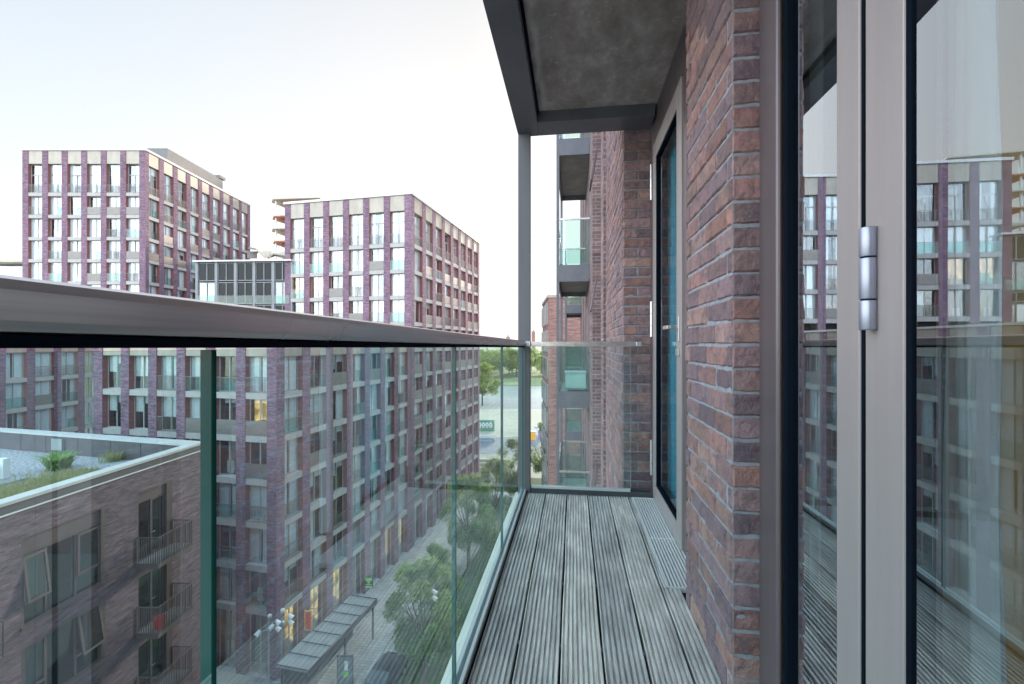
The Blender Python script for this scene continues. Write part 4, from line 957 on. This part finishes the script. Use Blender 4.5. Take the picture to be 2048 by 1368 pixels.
# poster on its end
t=thing('poster_panel','advertising panel with a white figure and green disc beside the canopy','poster',(*st(.6,-5.0),GZ),PSI)
MB().box(-.55,.55,-.06,.06,.2,2.2).build('frame',M['dark'],t); MB().box(-.48,.48,-.075,-.061,.3,2.1).build('sheet',simple('poster_sheet',(.12,.14,.17),.4),t)
mb=MB(); mb.bar((.05,-.0765,.95),(.05,-.085,.95),.22,16); mb.build('disc',simple('green_disc',(.15,.55,.10),.5),t)
mb=MB(); mb.box(-.02,.22,-.082,-.0765,1.2,1.85); mb.build('figure',M['white'],t)
# hanging signs on the facade
def esign(label,tpos,z,w_,h,base,marks):
    t=thing('shop_sign',label,'sign',(*(st(tpos,-.35) if tpos<5 else cw(-12.9,41)),z),PSI)
    MB().box(-w_/2,w_/2,-.05,.05,-h/2,h/2).build('board',base,t,bevel=.01)
    for (a,b,c_,d_,mt) in marks: MB().box(a,b,-.062,-.051,c_,d_).build('mark',mt,t)
    MB().box(-.03,.03,-.01,.03,h/2+.001,h/2+.1).box(-.03,.5,-.01,.03,h/2+.101,h/2+.14).build('bracket',M['dark'],t)
gm=simple('sign_green',(.45,.8,.25),.5)
sg=MB; bk=simple('sign_black',(.02,.05,.03),.5)
esign('black projecting sign with pale green symbol and lettering on the block',12.0,-21.4,.75,.95,bk,[(-.3,.3,.15,.45,gm),(-.12,.12,-.05,.14,gm),(-.32,.32,-.45,-.30,gm),(-.25,.25,-.2,-.12,gm)])
esign('tall red sign with yellow border hanging near the block corner',2.9,-20.9,.6,1.5,M['yellow'],[(-.2,.2,-.65,.65,M['red'])])
# street lamps with clustered heads
def lamp(label,l,d,hh,n):
    t=thing('street_lamp',label,'street lamp',(*cw(l,d),GZ),0,'clustered street lamps')
    MB().bar((0,0,0),(0,0,hh),.08,10,0,.05).build('pole',M['greymetal'],t)
    for k in range(n):
        a=k*2.1; z=hh-.15-.45*(k//2); x,y=.55*math.cos(a),.55*math.sin(a)
        MB().bar((0,0,z-.1),(x,y,z),.025,6).build('arm',M['greymetal'],t)
        h_=MB(); h_.bar((x,y,z+.1),(x*1.5,y*1.5,z-.12),.10,10,0,.17); h_.build('lamp_head',M['white'],t)
def at(px,py,z):
    d=910*(-z)/(py-690); return ((px-1024)/910*d,d)
lamp('clustered street lamp nearest the block corner',*at(537,1238,-18.6),4.9,5)
lamp('clustered street lamp just right of the corner one',*at(563,1226,-18.6),4.9,5)
lamp('clustered street lamp standing alone among the street trees',*at(850,1178,-17.5),6.0,5)
# ---- cars
def car(label,l,d,rz,col):
    paint=simple('car_paint_'+label[:6],col,.25,.3,.04); t=thing('parked_car',label,'car',(*cw(l,d),GZ+.01),rz)
    sec=[(-2.1,.45,.62,.78),(-2.0,.30,.82,.82),(-1.2,.28,.92,.86),(-.6,.28,.95,.88),(.9,.28,.96,.88),(1.7,.28,.98,.86),(2.05,.32,.95,.82),(2.12,.45,.70,.74)]
    mb=MB()
    for (y0,a0,b0,w0),(y1,a1,b1,w1) in zip(sec[:-1],sec[1:]):
        P=lambda y,a,b,w_:[(-w_*.96,y,a),(-w_,y,(a+b)/2),(-w_*.92,y,b),(w_*.92,y,b),(w_,y,(a+b)/2),(w_*.96,y,a)]
        A=P(y0,a0,b0,w0);B=P(y1,a1,b1,w1)
        for k in range(6): q=(k+1)%6; mb.face([A[q],A[k],B[k],B[q]],0,True)
    mb.face([(-.75,-2.1,.45),(-.78,-2.1,.6),(.78,-2.1,.6),(.75,-2.1,.45)]); mb.face([(-.71,2.12,.45),(-.74,2.12,.69),(.74,2.12,.69),(.71,2.12,.45)][::-1])
    mb.build('body',paint,t,weld=True)
    g=MB(); A=[(-.80,-1.15,.93),(.80,-1.15,.93),(.80,1.75,.97),(-.80,1.75,.97)]; B=[(-.62,-.45,1.42),(.62,-.45,1.42),(.62,1.15,1.44),(-.62,1.15,1.44)]
    for k in range(4): q=(k+1)%4; g.face([A[k],A[q],B[q],B[k]])
    g.build('windows',simple('car_glass_'+label[:6],(.03,.04,.05),.08,0,.1),t)
    r=MB(); r.box(-.63,.63,-.46,1.16,1.425,1.46); r.build('roof',paint,t,bevel=.02)
    for x in (-.78,.78):
        for y in (-1.35,1.3):
            wl=MB().bar((x-.1,y,.33),(x+.1,y,.33),.33,18).build('wheel',M['gasket'],t); MB().bar((x-.105,y,.33),(x+.105,y,.33),.19,12).build('rim',M['steel'],wl)
    for x in (-.55,.55):
        MB().box(x-.17,x+.17,-2.13,-2.08,.62,.74).build('headlight',M['white'],t); MB().box(x-.17,x+.17,2.10,2.14,.72,.84).build('tail_light',M['red'],t)
l,d=at(768,1335,-22.2); car('dark grey parked car at the bottom of the street view',l,d,-(S13-PSI),(.03,.035,.045))
l,d=at(775,1372,-22.2); car('blue parked car nearest below, cut by the bottom of the picture',l+.3,d-1.5,-(S13-PSI),(.05,.13,.3))
# ---- beyond: graffiti wall, coloured kiosks, far buildings
t=thing('graffiti_wall','low green wall with white bubble lettering graffiti across the far open ground','wall',(*cw(-7.4,124),GZ),PSI)
MB().box(-4,2.6,0,.3,0,3.0).build('wall',simple('green_hoarding',(.12,.28,.18),.8),t)
mb=MB(); rr=random.Random(5)
for k in range(5):
    cx_=-2.4+k*1.0; pts=[(cx_+.48*math.cos(a*.52)*(1+.2*math.sin(a*2+k)),-.02,1.7+.8*math.sin(a*.52)*(1+.15*math.cos(a*3+k))) for a in range(12)]; mb.face(pts)
mb.build('graffiti',M['white'],t)
mb=MB()
for k in range(5):
    cx_=-2.4+k*1.0; mb.box(cx_-.12,cx_+.1,-.03,-.021,1.75,2.0); mb.box(cx_-.1,cx_+.14,-.03,-.021,1.25,1.5)
mb.build('graffiti',M['dark'],t)
t=thing('works_platform','pale low concrete platform with blue marks below the graffiti wall','platform',(*cw(-7.2,110),GZ),PSI)
MB().box(-5,3,0,4,0,.9).build('slab',M['concrete'],t); MB().box(-5,2.2,-.02,-.001,.15,.6).build('stripe',simple('blue_stripe',(.3,.45,.65),.6),t); MB().box(-5,2.5,1,1.2,.9,1.5).build('rail',M['white'],t)
t=thing('stepped_seating','pale timber stepped seating block beyond the street trees','seating',(*cw(-6.2,87),GZ),PSI)
for k in range(3): MB().box(-2.6+k*.8,1.2+k*.9,-2+k*1.1,-1.0+k*1.1,0,.6+.5*k).build('step',M['deckpale'],t)
for i,(px,py,c,lab) in enumerate(((1066,872,'yellow','yellow playground block on the far ground behind the corner post'),(1073,862,'white','white van-like kiosk on the far ground'),(1081,868,'purple','purple kiosk on the far ground next to the white one'))):
    M.setdefault('purple',simple('purple_paint',(.35,.2,.45),.5))
    l,d=at(px,py+8,GZ); t=thing('kiosk',lab,'kiosk',(*cw(l,d),GZ),PSI); MB().box(-.6,.6,-.6,.6,0,2.1).build('body',M[c],t,bevel=.1); MB().box(-.7,.7,-.7,.7,2.101,2.3).build('roof',M['white' if c!='white' else 'greymetal'],t,bevel=.05)
# brick building to the right beyond our own
t=build_root('brick_building','red brick building just right of the corner post beyond our wall',(*cw(4,50),GZ))
fR=Facade(cw(4.06,60.5),dirw(0,-1),t)
to_local(MB().prism([cw(4.01,50),cw(22,50),cw(22,60.5),cw(4.07,60.5)],GZ,5.2).build('wall',M['brick_far']),t)
to_local(MB().prism([cw(3.9,49.9),cw(22,49.9),cw(22,60.6),cw(3.95,60.6)],5.21,5.5).build('coping',M['panel']),t)
for i in range(4):
    a=50.9+i*2.4
    for z in (2.3,-.75,-3.8,-6.85,-9.9,-12.95,-16,-19):
        w_=to_local(MB().prism([cw(3.86,a),cw(4.03,a),cw(4.04,a+1.4),cw(3.88,a+1.4)],z,z+2.4).build('window',M['frame']),t)
        o=MB().prism([cw(3.83,a+.1),cw(3.858,a+.1),cw(3.87,a+1.3),cw(3.84,a+1.3)],z+.1,z+2.3).build('pane',M['pane_dark']); o.parent=w_
for px,top,wd,dd in ((1067,663,7,900),(1016,674,8,800)):
    l=(px-1024)/910*dd; h=wd/910*dd
    t=thing('distant_tower','faint far tower block %s'%('on the skyline right of the corner post' if px>1050 else 'on the skyline left of the corner post'),'building',(*cw(l,dd),GZ))
    zt=(690-top)/910*dd
    to_local(MB().prism([cw(l-h/2,dd),cw(l+h/2,dd),cw(l+h/2,dd+8),cw(l-h/2,dd+8)],GZ,zt).build('wall',M['brick_far']),t)
    to_local(MB().prism([cw(l-h/4,dd),cw(l+h/4,dd),cw(l+h/4,dd+6),cw(l-h/4,dd+6)],zt+.01,zt+3).build('roof_house',M['concrete']),t)
